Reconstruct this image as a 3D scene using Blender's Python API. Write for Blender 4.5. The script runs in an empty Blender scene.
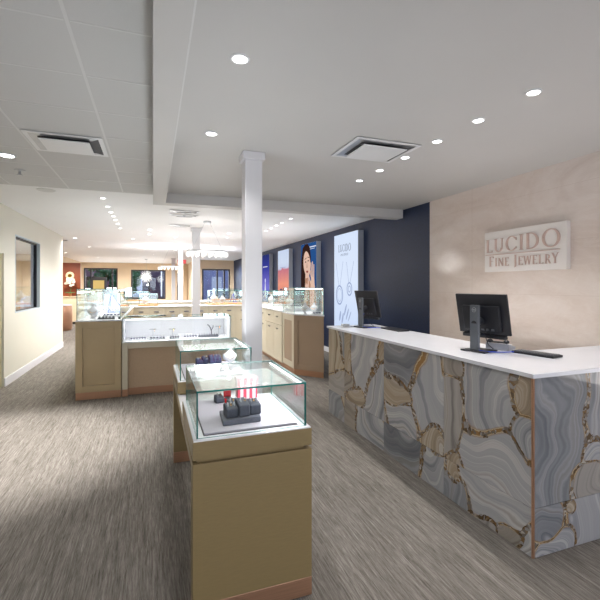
import bpy, bmesh, math, random
from math import sin, cos, pi, radians as R
from mathutils import Vector, Matrix
random.seed(7)
S = bpy.context.scene
COL = S.collection
H = 2.77           # ceiling height
XL, XR = -2.13, 3.82

# ------------------------------------------------------------------ mesh builder
class MB:
    def __init__(s): s.v=[]; s.f=[]; s.mi=[]; s.cur=0
    def add(s, vs, fs, mi=None):
        b=len(s.v); s.v+= [tuple(v) for v in vs]
        for k,f in enumerate(fs):
            s.f.append(tuple(b+i for i in f)); s.mi.append(s.cur if mi is None else (mi[k] if isinstance(mi,list) else mi))
        return s
    def box(s, x0,y0,z0,x1,y1,z1, thin=0):
        x0,x1=sorted((x0,x1)); y0,y1=sorted((y0,y1)); z0,z1=sorted((z0,z1))
        vs=[(x,y,z) for z in (z0,z1) for y in (y0,y1) for x in (x0,x1)]
        fs=[(0,2,3,1),(4,5,7,6),(0,1,5,4),(2,6,7,3),(0,4,6,2),(1,3,7,5)]
        mi=None
        if thin:
            dx,dy,dz=x1-x0,y1-y0,z1-z0
            d=[min(dx,dy)]*2+[min(dx,dz)]*2+[min(dy,dz)]*2
            mi=[1 if q<thin else 0 for q in d]
        return s.add(vs,fs,mi)
    def prism(s, poly, z0, z1):
        a=sum(poly[i][0]*poly[(i+1)%len(poly)][1]-poly[(i+1)%len(poly)][0]*poly[i][1] for i in range(len(poly)))
        if a<0: poly=poly[::-1]
        n=len(poly)
        vs=[(x,y,z0) for x,y in poly]+[(x,y,z1) for x,y in poly]
        fs=[tuple(range(n))[::-1],tuple(range(n,2*n))]+[(i,(i+1)%n,n+(i+1)%n,n+i) for i in range(n)]
        return s.add(vs,fs)
    def cyl(s,p0,p1,r0,r1=None,n=16,caps=True):
        r1=r0 if r1 is None else r1
        p0=Vector(p0);p1=Vector(p1);d=(p1-p0).normalized()
        u=d.orthogonal().normalized();w=d.cross(u)
        vs=[]
        for p,r in((p0,r0),(p1,r1)):
            for i in range(n):
                a=2*pi*i/n; vs.append(p+u*(r*cos(a))+w*(r*sin(a)))
        fs=[(i,(i+1)%n,n+(i+1)%n,n+i) for i in range(n)]
        if caps: fs+=[tuple(range(n))[::-1],tuple(range(n,2*n))]
        return s.add(vs,fs)
    def tube(s,pts,r,n=8):
        for a,b in zip(pts[:-1],pts[1:]): s.cyl(a,b,r,r,n)
        return s
    def lathe(s,prof,c=(0,0,0),n=24,sx=1,sy=1):
        vs=[];m=len(prof)
        for i in range(n):
            a=2*pi*i/n
            for r,z in prof: vs.append((c[0]+r*cos(a)*sx,c[1]+r*sin(a)*sy,c[2]+z))
        fs=[(i*m+j,((i+1)%n)*m+j,((i+1)%n)*m+j+1,i*m+j+1) for i in range(n) for j in range(m-1)]
        if prof[0][0]>1e-6: fs.append(tuple(i*m for i in range(n))[::-1])
        if prof[-1][0]>1e-6: fs.append(tuple(i*m+m-1 for i in range(n)))
        return s.add(vs,fs)
    def ball(s,c,r,n=12,sz=1,sx=1,sy=1):
        k=max(4,n//2)
        prof=[(r*sin(pi*j/k),-r*cos(pi*j/k)*sz) for j in range(k+1)]
        prof[0]=(0,-r*sz);prof[-1]=(0,r*sz)
        return s.lathe(prof,c,n,sx,sy)
    def flat(s,polys,o,u,v,nrm,d):
        """2-D polygons extruded on a plane: origin o, axes u v, thickness d along nrm"""
        o,u,v,nrm=Vector(o),Vector(u),Vector(v),Vector(nrm)
        for poly in polys:
            n=len(poly)
            a=sum(poly[i][0]*poly[(i+1)%n][1]-poly[(i+1)%n][0]*poly[i][1] for i in range(n))
            if a<0: poly=poly[::-1]
            if u.cross(v).dot(nrm)<0: poly=poly[::-1]
            vs=[o+u*x+v*y for x,y in poly]+[o+u*x+v*y+nrm*d for x,y in poly]
            s.add(vs,[tuple(range(n))[::-1],tuple(range(n,2*n))]+[(i,(i+1)%n,n+(i+1)%n,n+i) for i in range(n)])
        return s
    def shift(s,dx,dy,dz): s.v=[(x+dx,y+dy,z+dz) for x,y,z in s.v]; return s
    def build(s,name,mat,parent=None,bevel=0,smooth=False,at=None):
        me=bpy.data.meshes.new(name)
        vs=s.v
        off=(0,0,0)
        if parent is not None and at is None:
            off=origin(parent)
        elif at is not None: off=at
        vs=[(x-off[0],y-off[1],z-off[2]) for x,y,z in vs]
        me.from_pydata(vs,[],s.f)
        for m in (mat if isinstance(mat,(list,tuple)) else [mat]): me.materials.append(m)
        for p,k in zip(me.polygons,s.mi): p.material_index=k; p.use_smooth=smooth
        me.update()
        o=bpy.data.objects.new(name,me); COL.objects.link(o)
        if parent is not None: o.parent=parent
        elif at is not None: o.location=at
        if bevel:
            b=o.modifiers.new('bevel','BEVEL'); b.width=bevel; b.segments=2; b.limit_method='ANGLE'
        if smooth:
            try: me.set_sharp_from_angle(angle=R(40))
            except Exception: pass
        return o
def origin(p):
    """world origin of a thing (parts are identity children, only roots are translated)"""
    while p.parent is not None: p=p.parent
    return tuple(p.location)
def tag(o,label,cat,group=None,kind=None):
    if label: o['label']=label
    if cat: o['category']=cat
    if group: o['group']=group
    if kind: o['kind']=kind
    return o
def thing(name,loc,label,cat,group=None):
    o=bpy.data.objects.new(name,None); COL.objects.link(o); o.location=loc; o.empty_display_size=.1
    return tag(o,label,cat,group)
def struct(name,mb,mat,**k):
    o=mb.build(name,mat,**k); o['kind']='structure'; return o
def copy_tree(o,parent=None,**kw):
    c=o.copy(); COL.objects.link(c)
    if parent is not None: c.parent=parent
    for ch in list(o.children): copy_tree(ch,c)
    return c

# ------------------------------------------------------------------ materials
def srgb(r,g,b):
    f=lambda c:(c/255/12.92) if c/255<=.04045 else ((c/255+.055)/1.055)**2.4
    return (f(r),f(g),f(b),1)
class N:
    """small node-tree helper"""
    def __init__(s,name):
        s.m=bpy.data.materials.new(name); s.m.use_nodes=True; s.t=s.m.node_tree; s.t.nodes.clear()
        s.out=s.n('ShaderNodeOutputMaterial')
    def n(s,t,**k):
        x=s.t.nodes.new(t)
        for a,b in k.items(): setattr(x,a,b)
        return x
    def l(s,a,b): s.t.links.new(a,b)
    def put(s,sock,val):
        if isinstance(val,bpy.types.NodeSocket): s.l(val,sock)
        else: sock.default_value=val
    def math(s,op,a,b=None,clamp=False):
        x=s.n('ShaderNodeMath',operation=op,use_clamp=clamp); s.put(x.inputs[0],a)
        if b is not None: s.put(x.inputs[1],b)
        return x.outputs[0]
    def mix(s,f,a,b):
        x=s.n('ShaderNodeMix',data_type='RGBA'); s.put(x.inputs[0],f); s.put(x.inputs[6],a); s.put(x.inputs[7],b); return x.outputs[2]
    def ramp(s,f,stops,interp='LINEAR'):
        x=s.n('ShaderNodeValToRGB'); s.put(x.inputs[0],f); e=x.color_ramp; e.interpolation=interp
        while len(e.elements)<len(stops): e.elements.new(.5)
        for el,(p,c) in zip(e.elements,stops): el.position=p; el.color=c
        return x.outputs[0]
    def coord(s,kind='Object',scale=(1,1,1),loc=(0,0,0)):
        tc=s.n('ShaderNodeTexCoord'); m=s.n('ShaderNodeMapping'); s.l(tc.outputs[kind],m.inputs[0])
        m.inputs['Scale'].default_value=scale; m.inputs['Location'].default_value=loc; return m.outputs[0]
    def noise(s,vec,scale,detail=3,rough=.5,dist=0):
        x=s.n('ShaderNodeTexNoise'); s.put(x.inputs['Vector'],vec); x.inputs['Scale'].default_value=scale
        x.inputs['Detail'].default_value=detail; x.inputs['Roughness'].default_value=rough; x.inputs['Distortion'].default_value=dist
        return x
    def bsdf(s,col,rough=.5,metal=0,spec=.5,normal=None,coat=0,emis=None,es=0):
        b=s.n('ShaderNodeBsdfPrincipled'); s.put(b.inputs['Base Color'],col); s.put(b.inputs['Roughness'],rough)
        b.inputs['Metallic'].default_value=metal; b.inputs['Specular IOR Level'].default_value=spec
        b.inputs['Coat Weight'].default_value=coat
        if normal is not None: s.l(normal,b.inputs['Normal'])
        if emis is not None: s.put(b.inputs['Emission Color'],emis); b.inputs['Emission Strength'].default_value=es
        s.l(b.outputs[0],s.out.inputs[0]); return b
    def bump(s,h,strength=.2,dist=.01):
        x=s.n('ShaderNodeBump'); x.inputs['Strength'].default_value=strength; x.inputs['Distance'].default_value=dist
        s.l(h,x.inputs['Height']); return x.outputs[0]

def mat(name,c,rough=.5,metal=0,var=.06,scale=12,stretch=(1,1,1),spec=.5,bump=0,coat=0):
    n=N(name); c=srgb(*c); v=n.coord('Object',stretch)
    no=n.noise(v,scale,4)
    d=lambda k:tuple(min(1,q*k) for q in c[:3])+(1,)
    col=n.ramp(no.outputs[0],[(.25,d(1-var)),(.75,d(1+var))])
    nm=n.bump(no.outputs[0],bump,.004) if bump else None
    n.bsdf(col,rough,metal,spec,nm,coat); return n.m
def emat(name,c,es,base=None):
    n=N(name); c=srgb(*c); no=n.noise(n.coord(),3,1)
    col=n.ramp(no.outputs[0],[(0,tuple(q*.97 for q in c[:3])+(1,)),(1,c)])
    e=n.n('ShaderNodeEmission'); n.l(col,e.inputs[0]); e.inputs[1].default_value=es
    n.l(e.outputs[0],n.out.inputs[0]); return n.m
def glassmat(name,tint,f0=.0):
    n=N(name); tr=n.n('ShaderNodeBsdfTransparent'); tr.inputs[0].default_value=tint
    gl=n.n('ShaderNodeBsdfGlossy'); gl.inputs['Roughness'].default_value=.01; gl.inputs['Color'].default_value=(.95,1,.98,1)
    geo=n.n('ShaderNodeNewGeometry'); fr=n.n('ShaderNodeFresnel')
    n.l(n.math('SUBTRACT',1.45,n.math('MULTIPLY',geo.outputs['Backfacing'],1.45-1/1.45)),fr.inputs[0])
    f=n.math('ADD',fr.outputs[0],f0,True)
    mx=n.n('ShaderNodeMixShader'); n.l(f,mx.inputs[0]); n.l(tr.outputs[0],mx.inputs[1]); n.l(gl.outputs[0],mx.inputs[2])
    n.l(mx.outputs[0],n.out.inputs[0]); return n.m

M={}
M['white_paint']=mat('white_paint',(208,208,206),.55,var=.015,scale=3)
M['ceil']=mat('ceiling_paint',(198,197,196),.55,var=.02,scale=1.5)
M['ceil_far']=mat('light_boosted_ceiling_paint',(240,240,241),.6,var=.015,scale=1.5)  # same white ceiling, stronger rear light put into a paler paint
M['tile']=mat('ceiling_tile',(204,204,204),.8,var=.02,scale=160,bump=.1)
M['grid']=mat('ceiling_grid_metal',(214,214,214),.4,var=.02)
M['soffit']=mat('soffit_paint',(200,199,198),.5,var=.02,scale=2)
M['wall_cream']=mat('cream_wall_paint',(222,219,206),.6,var=.015,scale=2)
M['wall_beige']=mat('beige_wall_paint',(226,206,178),.7,var=.03,scale=2)
M['column']=mat('column_paint',(214,213,216),.45,var=.015,scale=3)
M['base_white']=mat('white_baseboard',(228,229,234),.4,var=.01)
M['wood']=mat('olive_tan_laminate',(143,123,84),.42,var=.05,scale=5,stretch=(6,6,45),bump=.03)
M['wood_side']=mat('brushed_tan_laminate',(176,150,108),.4,var=.05,scale=5,stretch=(6,30,6))
M['cab_taupe']=mat('taupe_cabinet_paint',(176,156,120),.4,var=.03,scale=4)
M['cab_brown']=mat('brown_cabinet_paint',(162,140,118),.4,var=.03,scale=4)
M['cab_cream']=mat('cream_cabinet_paint',(202,194,174),.4,var=.03,scale=4)
M['knee']=mat('knee_panel_laminate',(190,165,136),.5,var=.04,scale=40)
M['copper']=mat('brushed_copper_kick',(184,142,114),.36,.6,var=.12,scale=4,stretch=(1,1,40))
M['white_gloss']=mat('white_showcase_laminate',(238,238,242),.25,var=.01)
M['deck']=mat('lavender_grey_display_deck',(196,190,200),.7,var=.02,scale=40)
M['dark_edge']=mat('dark_reveal_line',(70,62,66),.6)
M['quartz']=mat('white_quartz',(226,227,233),.22,var=.02,scale=8)
M['black_plastic']=mat('black_plastic',(26,27,34),.45,var=.1,scale=20)
M['black_gloss']=mat('black_screen',(8,9,12),.1,var=.1)
M['grey_plastic']=mat('charcoal_grey_plastic',(88,92,98),.4,var=.06)
M['phone_grey']=mat('light_grey_phone_plastic',(150,152,160),.45,var=.04)
M['silver']=mat('brushed_silver',(190,192,196),.3,.8,var=.05,scale=30)
M['handle']=mat('satin_nickel_handle',(150,152,158),.25,.9,var=.03)
M['leather']=mat('slate_blue_leatherette',(62,66,80),.6,var=.2,scale=60,bump=.2)
M['leather2']=mat('grey_leatherette_pad',(96,98,110),.6,var=.15,scale=60,bump=.2)
M['navy_pad']=mat('navy_velvet_pad',(52,54,92),.7,var=.25,scale=80)
M['gold']=mat('polished_gold',(230,180,90),.2,1,var=.03)
M['gem_red']=mat('red_gem',(200,30,40),.1)
M['gem_clear']=mat('clear_gem',(235,238,245),.05,.3)
M['blue_cable']=mat('blue_plastic',(40,80,205),.35)
M['white_sil']=mat('white_display_leatherette',(236,236,240),.5,var=.02)
M['orange_panel']=mat('rust_orange_panel',(128,58,20),.5,var=.06,scale=3)
M['orange_wood']=mat('honey_orange_wood',(208,146,92),.4,var=.1,scale=5,stretch=(1,1,12))
M['beige_cab']=mat('light_maple_cabinet',(226,208,174),.45,var=.04,scale=5)
M['dark_frame']=mat('dark_bronze_window_frame',(38,32,36),.4,var=.1)
M['black_metal']=mat('black_window_frame',(20,22,30),.4)
M['blue_trim']=mat('pale_blue_frame_paint',(196,208,214),.4,var=.01)
M['lilac_trim']=mat('pale_lilac_frame_paint',(196,194,212),.4,var=.01)
M['olive_door']=mat('olive_beige_door_paint',(186,178,140),.5,var=.02)
M['leaf']=mat('green_leaves',(60,110,60),.6,var=.4,scale=9)
M['petal']=mat('cream_orchid_petal',(250,240,225),.6,var=.04)
M['terracotta']=mat('clay_pot',(150,100,60),.6)
M['asphalt']=mat('asphalt',(90,92,104),.9,var=.15)
M['brick']=mat('purple_brown_brick',(120,96,112),.8,var=.2,scale=14)
M['pale_stone']=mat('pale_blue_grey_render',(150,160,190),.8,var=.15,scale=2)
M['chair_fabric']=mat('pale_blue_white_fabric',(214,222,240),.8,var=.08,scale=14)
M['poster_side']=mat('light_box_grey_side',(168,174,184),.45,.1,var=.03)
M['rose']=mat('rose_taupe_letter',(196,170,160),.4,var=.03)
M['sign_panel']=mat('off_white_sign_panel',(226,220,216),.45,var=.015)
M['ink']=mat('ink_black',(12,12,14),.8)
M['glass']=glassmat('showcase_glass',(.975,.992,.986,1),.01)
M['winglass']=glassmat('window_glass',(.93,.95,.97,1))
n=N('teal_glass_edge'); n.bsdf(n.ramp(n.noise(n.coord(),8).outputs[0],[(.3,srgb(20,105,102)),(.7,srgb(50,150,140))]),.12,0,.7); M['edge']=n.m
M['lens']=emat('downlight_lens',(255,253,250),14)
M['led']=emat('led_strip',(250,250,255),7)
M['crystal']=emat('glowing_crystal',(255,252,246),1.9)
M['diffuser_white']=mat('diffuser_white_enamel',(225,226,228),.4,var=.01)
M['slot']=mat('dark_air_slot',(92,92,94),.7)

# navy wall
n=N('navy_wall'); v=n.coord('Object',(1,1,.35)); no=n.noise(v,90,3)
n.bsdf(n.ramp(no.outputs[0],[(.3,srgb(7,24,53)),(.75,srgb(14,38,77))]),.5,0,.4,n.bump(no.outputs[0],.25,.004)); M['navy']=n.m
# polished marble wall in big slabs
n=N('polished_pink_marble'); v=n.coord('Object',(1,.8,1.7))
a=n.noise(v,1.1,8,.62,.9); b=n.noise(v,3.2,6,.6,1.6); f=n.noise(v,30,3)
c=n.ramp(a.outputs[0],[(.3,srgb(204,188,178)),(.47,srgb(216,202,193)),(.62,srgb(223,212,205)),(.75,srgb(211,197,189))])
vein=n.ramp(b.outputs[0],[(.46,(0,0,0,1)),(.5,(1,1,1,1)),(.54,(0,0,0,1))])
c=n.mix(n.math('MULTIPLY',vein,.22),c,srgb(230,221,215))
c=n.mix(n.math('MULTIPLY',f.outputs[0],.14),c,srgb(196,176,166))
sx=n.n('ShaderNodeSeparateXYZ'); n.l(v,sx.inputs[0])
def joint(sock,period,off):
    q=n.math('FRACT',n.math('DIVIDE',n.math('ADD',sock,off),period)); q=n.math('ABSOLUTE',n.math('SUBTRACT',q,.5))
    return n.math('GREATER_THAN',q,.5-.0022/period)
j=n.math('MAXIMUM',joint(sx.outputs[1],1.52,10.37),joint(sx.outputs[2],.92,.3))
c=n.mix(n.math('MULTIPLY',j,.45),c,srgb(180,158,146))
n.bsdf(c,.13,0,.5); M['marble']=n.m
# carpet: fine streaks running down the shop
n=N('streaked_carpet'); tc=n.coord('Object',(1,1,1))
v1=n.coord('Object',(75,3.4,1)); v2=n.coord('Object',(180,10,1)); v3=n.coord('Object',(18,1.6,1))
a=n.noise(v1,1,5,.7,.8); b=n.noise(v2,1,4,.7,.8); d=n.noise(v3,1,3); fz=n.noise(tc,420,2)
q=n.math('ADD',n.math('MULTIPLY',a.outputs[0],.42),n.math('MULTIPLY',b.outputs[0],.38))
q=n.math('ADD',q,n.math('MULTIPLY',d.outputs[0],.10)); q=n.math('ADD',q,n.math('MULTIPLY',fz.outputs[0],.10))
c=n.ramp(q,[(.38,srgb(88,83,77)),(.45,srgb(114,108,101)),(.52,srgb(134,128,121)),(.58,srgb(152,146,139)),(.66,srgb(176,170,163))])
n.bsdf(c,.95,0,.1,n.bump(q,.5,.006)); M['carpet']=n.m

# ---- agate tiles: slabs are ellipses on the tile plane, the nearest wins, its distance gives the bands
def agate(name,axis,slabs,seed):
    n=N(name); tc=n.n('ShaderNodeTexCoord'); se=n.n('ShaderNodeSeparateXYZ'); n.l(tc.outputs['Object'],se.inputs[0])
    cb=n.n('ShaderNodeCombineXYZ'); n.l(se.outputs[axis],cb.inputs[0]); n.l(se.outputs[2],cb.inputs[1])
    cb.inputs[2].default_value=seed*1.7
    P=cb.outputs[0]
    dn=n.noise(P,2.4,1.2,.4); dv=n.n('ShaderNodeVectorMath',operation='SUBTRACT'); n.l(dn.outputs['Color'],dv.inputs[0]); dv.inputs[1].default_value=(.5,.5,.5)
    dm=n.n('ShaderNodeVectorMath',operation='MULTIPLY'); n.l(dv.outputs[0],dm.inputs[0]); dm.inputs[1].default_value=(.30,.30,0)
    da=n.n('ShaderNodeVectorMath',operation='ADD'); n.l(P,da.inputs[0]); n.l(dm.outputs[0],da.inputs[1])
    Q=n.n('ShaderNodeVectorMath',operation='MULTIPLY'); n.l(da.outputs[0],Q.inputs[0]); Q.inputs[1].default_value=(1,1,0); Q=Q.outputs[0]
    m1=m2=None; tone=None; idx=None; bc=None; rr=random.Random(seed*17+5)
    tones={'g':(.30,0,0,1),'w':(0,0,0,1),'b':(0,1,0,1),'d':(1,0,0,1),'k':(.6,.7,0,1),'m':(.3,.45,0,1)}
    for i,sl_ in enumerate(slabs):
        cx,cz,rx,ry,ang,tn=sl_[:6]
        if len(sl_)>6: bo=sl_[6]
        else: aa=rr.uniform(0,6.28); bo=(1.0*cos(aa),1.0*sin(aa))
        mp=n.n('ShaderNodeMapping',vector_type='TEXTURE'); n.l(Q,mp.inputs[0])
        mp.inputs['Location'].default_value=(cx,cz,0); mp.inputs['Rotation'].default_value=(0,0,R(ang)); mp.inputs['Scale'].default_value=(rx,ry,1)
        ln=n.n('ShaderNodeVectorMath',operation='LENGTH'); n.l(mp.outputs[0],ln.inputs[0]); d=ln.outputs['Value']
        bv=n.n('ShaderNodeVectorMath',operation='MULTIPLY_ADD'); n.l(mp.outputs[0],bv.inputs[0]); bv.inputs[1].default_value=(.62,.62,0); bv.inputs[2].default_value=(-bo[0]*.62,-bo[1]*.62,0)
        bl=n.n('ShaderNodeVectorMath',operation='LENGTH'); n.l(bv.outputs[0],bl.inputs[0]); bd_=bl.outputs['Value']
        if m1 is None: m1=d; bc=bd_; m2=n.math('ADD',d,9); tone=tones[tn]; idx=float(i)
        else:
            m2=n.math('MINIMUM',m2,n.math('MAXIMUM',m1,d)); lt=n.math('LESS_THAN',d,m1)
            tone=n.mix(lt,tone,tones[tn])
            bx=n.n('ShaderNodeMix',data_type='FLOAT'); n.l(lt,bx.inputs[0]); n.l(bc,bx.inputs[2]); n.l(bd_,bx.inputs[3]); bc=bx.outputs[0]
            ix=n.n('ShaderNodeMix',data_type='FLOAT'); n.l(lt,ix.inputs[0]); n.put(ix.inputs[2],idx); ix.inputs[3].default_value=float(i); idx=ix.outputs[0]
            m1=n.math('MINIMUM',m1,d)
    # ring bands
    wob=n.noise(P,4,1,.4); fine=n.noise(P,26,1,.5)
    ring=n.math('ADD',bc,n.math('MULTIPLY',wob.outputs[0],.30)); ring=n.math('ADD',ring,n.math('MULTIPLY',fine.outputs[0],.02))
    def n1(scale,off,det,rg):
        w=n.math('ADD',n.math('MULTIPLY',ring,scale),n.math('MULTIPLY',idx,7.31) if not isinstance(idx,float) else off)
        x=n.n('ShaderNodeTexNoise',noise_dimensions='1D'); n.l(n.math('ADD',w,off),x.inputs['W']); x.inputs['Scale'].default_value=1
        x.inputs['Detail'].default_value=det; x.inputs['Roughness'].default_value=rg; return x.outputs[0]
    bd=n1(3.0,seed*3.1,5,.60)
    cool=n.ramp(bd,[(.28,srgb(114,118,124)),(.38,srgb(150,151,154)),(.45,srgb(178,177,178)),(.52,srgb(164,164,166)),(.58,srgb(202,200,198)),(.66,srgb(170,164,158)),(.76,srgb(136,136,142))])
    warm=n.ramp(bd,[(.28,srgb(122,104,84)),(.42,srgb(156,142,122)),(.5,srgb(182,170,152)),(.57,srgb(152,134,112)),(.66,srgb(196,186,170)),(.78,srgb(142,118,92))])
    ts=n.n('ShaderNodeSeparateColor'); 
    if isinstance(tone,tuple): ts.inputs[0].default_value=tone
    else: n.l(tone,ts.inputs[0])
    c=n.mix(ts.outputs[1],cool,warm)
    dk=n.n('ShaderNodeMix',data_type='RGBA',blend_type='MULTIPLY'); n.l(n.math('MULTIPLY',ts.outputs[0],.85),dk.inputs[0]); n.l(c,dk.inputs[6]); dk.inputs[7].default_value=srgb(180,184,190); c=dk.outputs[2]
    fade=n.math('MULTIPLY',n.math('SUBTRACT',n.noise(P,2.2,1).outputs[0],.34,True),1.3,True)
    c=n.mix(fade,c,n.mix(ts.outputs[1],srgb(164,165,169),srgb(166,150,130)))
    # milky centre softening
    cen=n.math('SUBTRACT',1.0,n.math('DIVIDE',bc,.35),True)
    c=n.mix(n.math('MULTIPLY',cen,.35),c,srgb(172,172,178))
    # fine rim: pale line, ochre stain, then crystal matrix
    en=n.math('MULTIPLY',n.noise(P,30,4,.7).outputs[0],.14)
    gap=n.math('SUBTRACT',n.math('SUBTRACT',m2,m1),en)
    e1=n.math('ADD',m1,en)
    rimA=n.math('MAXIMUM',n.math('SUBTRACT',1.0,n.math('DIVIDE',gap,.13),True),n.math('MULTIPLY',n.math('SUBTRACT',e1,1.2),9.0,True))
    stain=n.math('MULTIPLY',rimA,n.noise(P,3.1,2).outputs[0])
    c=n.mix(n.math('MULTIPLY',stain,1.9,True),c,srgb(150,116,74))
    vo=n.n('ShaderNodeTexVoronoi'); n.l(da.outputs[0],vo.inputs['Vector']); vo.inputs['Scale'].default_value=52
    vs=n.n('ShaderNodeSeparateColor'); n.l(vo.outputs['Color'],vs.inputs[0])
    mtx=n.ramp(vs.outputs[0],[(0,srgb(84,68,50)),(.18,srgb(132,104,70)),(.36,srgb(122,118,114)),(.58,srgb(140,122,98)),(.74,srgb(162,162,162)),(.92,srgb(206,200,190))],'CONSTANT')
    mtx=n.mix(n.math('MULTIPLY',n.noise(P,60,3).outputs[0],.7),mtx,srgb(104,84,60))
    inm=n.math('MAXIMUM',n.math('LESS_THAN',gap,n.math('MULTIPLY',n.math('SUBTRACT',n.noise(P,5.5,4,.65).outputs[0],.435),.95)),n.math('GREATER_THAN',e1,1.34))
    pale=n.math('MULTIPLY',n.math('MAXIMUM',n.math('LESS_THAN',n.math('ABSOLUTE',n.math('SUBTRACT',gap,.03)),.02),n.math('LESS_THAN',n.math('ABSOLUTE',n.math('SUBTRACT',e1,1.32)),.018)),.7)
    c=n.mix(pale,c,srgb(205,190,160))
    c=n.mix(inm,c,mtx)
    n.bsdf(c,.10,0,.5); return n.m

# ------------------------------------------------------------------ lettering (own stroke letters)
def ell(cx,cy,rx,ry,a0,a1,k):
    return [(cx+rx*cos(R(a0+(a1-a0)*i/k)),cy+ry*sin(R(a0+(a1-a0)*i/k))) for i in range(k+1)]
def ringseg(cx,cy,rx,ry,tx,ty,a0=0,a1=360,k=28):
    o=ell(cx,cy,rx,ry,a0,a1,k); i=ell(cx,cy,rx-tx,ry-ty,a0,a1,k)
    return [[o[j],o[j+1],i[j+1],i[j]] for j in range(k)]
def bar(x0,y0,x1,y1,w0,w1=None):
    w1=w0 if w1 is None else w1; return [[(x0-w0/2,y0),(x0+w0/2,y0),(x1+w1/2,y1),(x1-w1/2,y1)]]
def rect(x0,y0,x1,y1): return [[(x0,y0),(x1,y0),(x1,y1),(x0,y1)]]
T,t_=.13,.05
def serif(x,y,w=.2): return rect(x-w/2,y,x+w/2,y+.035)
def glyph(c):
    if c=='L': return bar(.12,0,.12,1,T)+rect(.05,0,.5,t_)+serif(.12,.965,.24)+rect(.465,0,.5,.16),.54
    if c=='U': return bar(.12,.28,.12,1,T)+bar(.6,.28,.6,1,t_)+ringseg(.34,.3,.285,.3,.12,.06,180,360)+serif(.12,.965,.24)+serif(.6,.965,.18),.74
    if c=='C': return ringseg(.42,.5,.4,.51,.13,.05,42,318)+rect(.70,.7,.735,.88)+rect(.70,.12,.735,.26),.8
    if c=='I': return bar(.14,0,.14,1,T)+serif(.14,0,.24)+serif(.14,.965,.24),.3
    if c=='D': return bar(.12,0,.12,1,T)+ringseg(.26,.5,.48,.5,.13,.05,-90,90)+rect(.05,0,.3,t_)+rect(.05,.95,.3,1),.8
    if c=='O': return ringseg(.45,.5,.44,.51,.13,.05),.94
    if c=='F': return bar(.12,0,.12,1,T)+rect(.05,.95,.5,1)+rect(.12,.5,.42,.55)+serif(.12,0,.24)+rect(.465,.84,.5,1),.54
    if c=='E': return bar(.12,0,.12,1,T)+rect(.05,.95,.5,1)+rect(.12,.5,.42,.55)+rect(.05,0,.52,t_)+rect(.465,.84,.5,1)+rect(.485,0,.52,.16),.57
    if c=='N': return bar(.12,0,.12,1,t_)+bar(.64,0,.64,1,t_)+bar(.64,0,.12,1,T)+serif(.12,0,.18)+serif(.64,.965,.18),.78
    if c=='J': return bar(.16,.0,.16,1,T)+ringseg(.03,0,.195,.2,.13,.05,270,360,8)+serif(.16,.965,.24),.32
    if c=='W': return bar(.2,0,.02,1,.06,T)+bar(.2,0,.42,1,t_)+bar(.6,0,.42,1,.06,T)+bar(.6,0,.8,1,t_)+serif(.03,.965,.2)+serif(.79,.965,.16),.86
    if c=='R': return bar(.12,0,.12,1,T)+ringseg(.28,.74,.26,.26,.12,.05,-90,90,14)+rect(.05,.95,.3,1)+rect(.12,.48,.3,.53)+bar(.56,0,.3,.5,.13)+serif(.12,0,.24),.62
    if c=='Y': return bar(.3,0,.3,.48,T)+bar(.3,.44,.06,1,T)+bar(.3,.44,.56,1,t_)+serif(.3,0,.24)+serif(.05,.965,.2)+serif(.56,.965,.16),.62
    if c=='X': return bar(.5,0,.05,1,T)+bar(.05,0,.5,1,t_),.58
    if c=='T': return bar(.28,0,.28,1,T)+rect(0,.95,.56,1),.58
    return [],.35
def text(s,sizes=None,gap=.1):
    polys=[];x=0
    for k,c in enumerate(s):
        g,w=glyph(c); z=1 if sizes is None else sizes[k]
        polys+=[[(x+a*z,b*z) for a,b in p] for p in g]; x+=(w+gap)*z
    return polys,x-gap
def fit(s,x0,x1,y0,h,sizes=None,gap=.1):
    p,w=text(s,sizes,gap); k=(x1-x0)/w
    return [[(x0+a*k,y0+b*h) for a,b in q] for q in p]

# ------------------------------------------------------------------ room shell
B=MB
struct('floor',B().box(-7,-3,-.1,5.2,26,0),M['carpet'])
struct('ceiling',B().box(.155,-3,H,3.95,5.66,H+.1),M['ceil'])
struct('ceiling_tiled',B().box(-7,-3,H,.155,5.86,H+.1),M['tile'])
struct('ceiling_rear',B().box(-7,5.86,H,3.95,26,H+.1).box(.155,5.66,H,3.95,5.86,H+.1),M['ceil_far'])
struct('trim_1',B().box(0,-3,H-.135,.155,5.66,H-.0005),M['soffit'])
struct('trim_2',B().box(0,5.66,H-.135,XR-.001,5.85,H-.0005),M['soffit'])
g=B()
for x in (-.374,-.996,-1.618): g.box(x-.008,-3,H-.0025,x+.008,5.86,H-.0005)
y=2.13-.53*9
while y<5.9:
    xs=[XL,-1.63,-1.606,-1.008,-.984,-.386,-.362,-.001]
    for a,b in ((XL+.001,-1.631),(-1.605,-1.009),(-.983,-.387),(-.361,-.001)): g.box(a,y-.006,H-.002,b,y+.006,H-.0005)
    y+=.53
struct('trim_3',g,M['grid'])
struct('trim_4',B().box(.150,-3,H-.137,.158,5.66,H-.130),M['grid'])   # corner bead of the bulkhead
# right wall: marble then navy
struct('wall_right_marble',B().box(XR,-3,0,XR+.12,4.98,H),M['marble'])
struct('wall_right_navy',B().box(XR+.004,4.98,0,XR+.12,20.4,H),M['navy'])
struct('baseboard_right',B().box(XR-.012,4.98,0,XR+.003,20.4,.11),M['base_white'])
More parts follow.
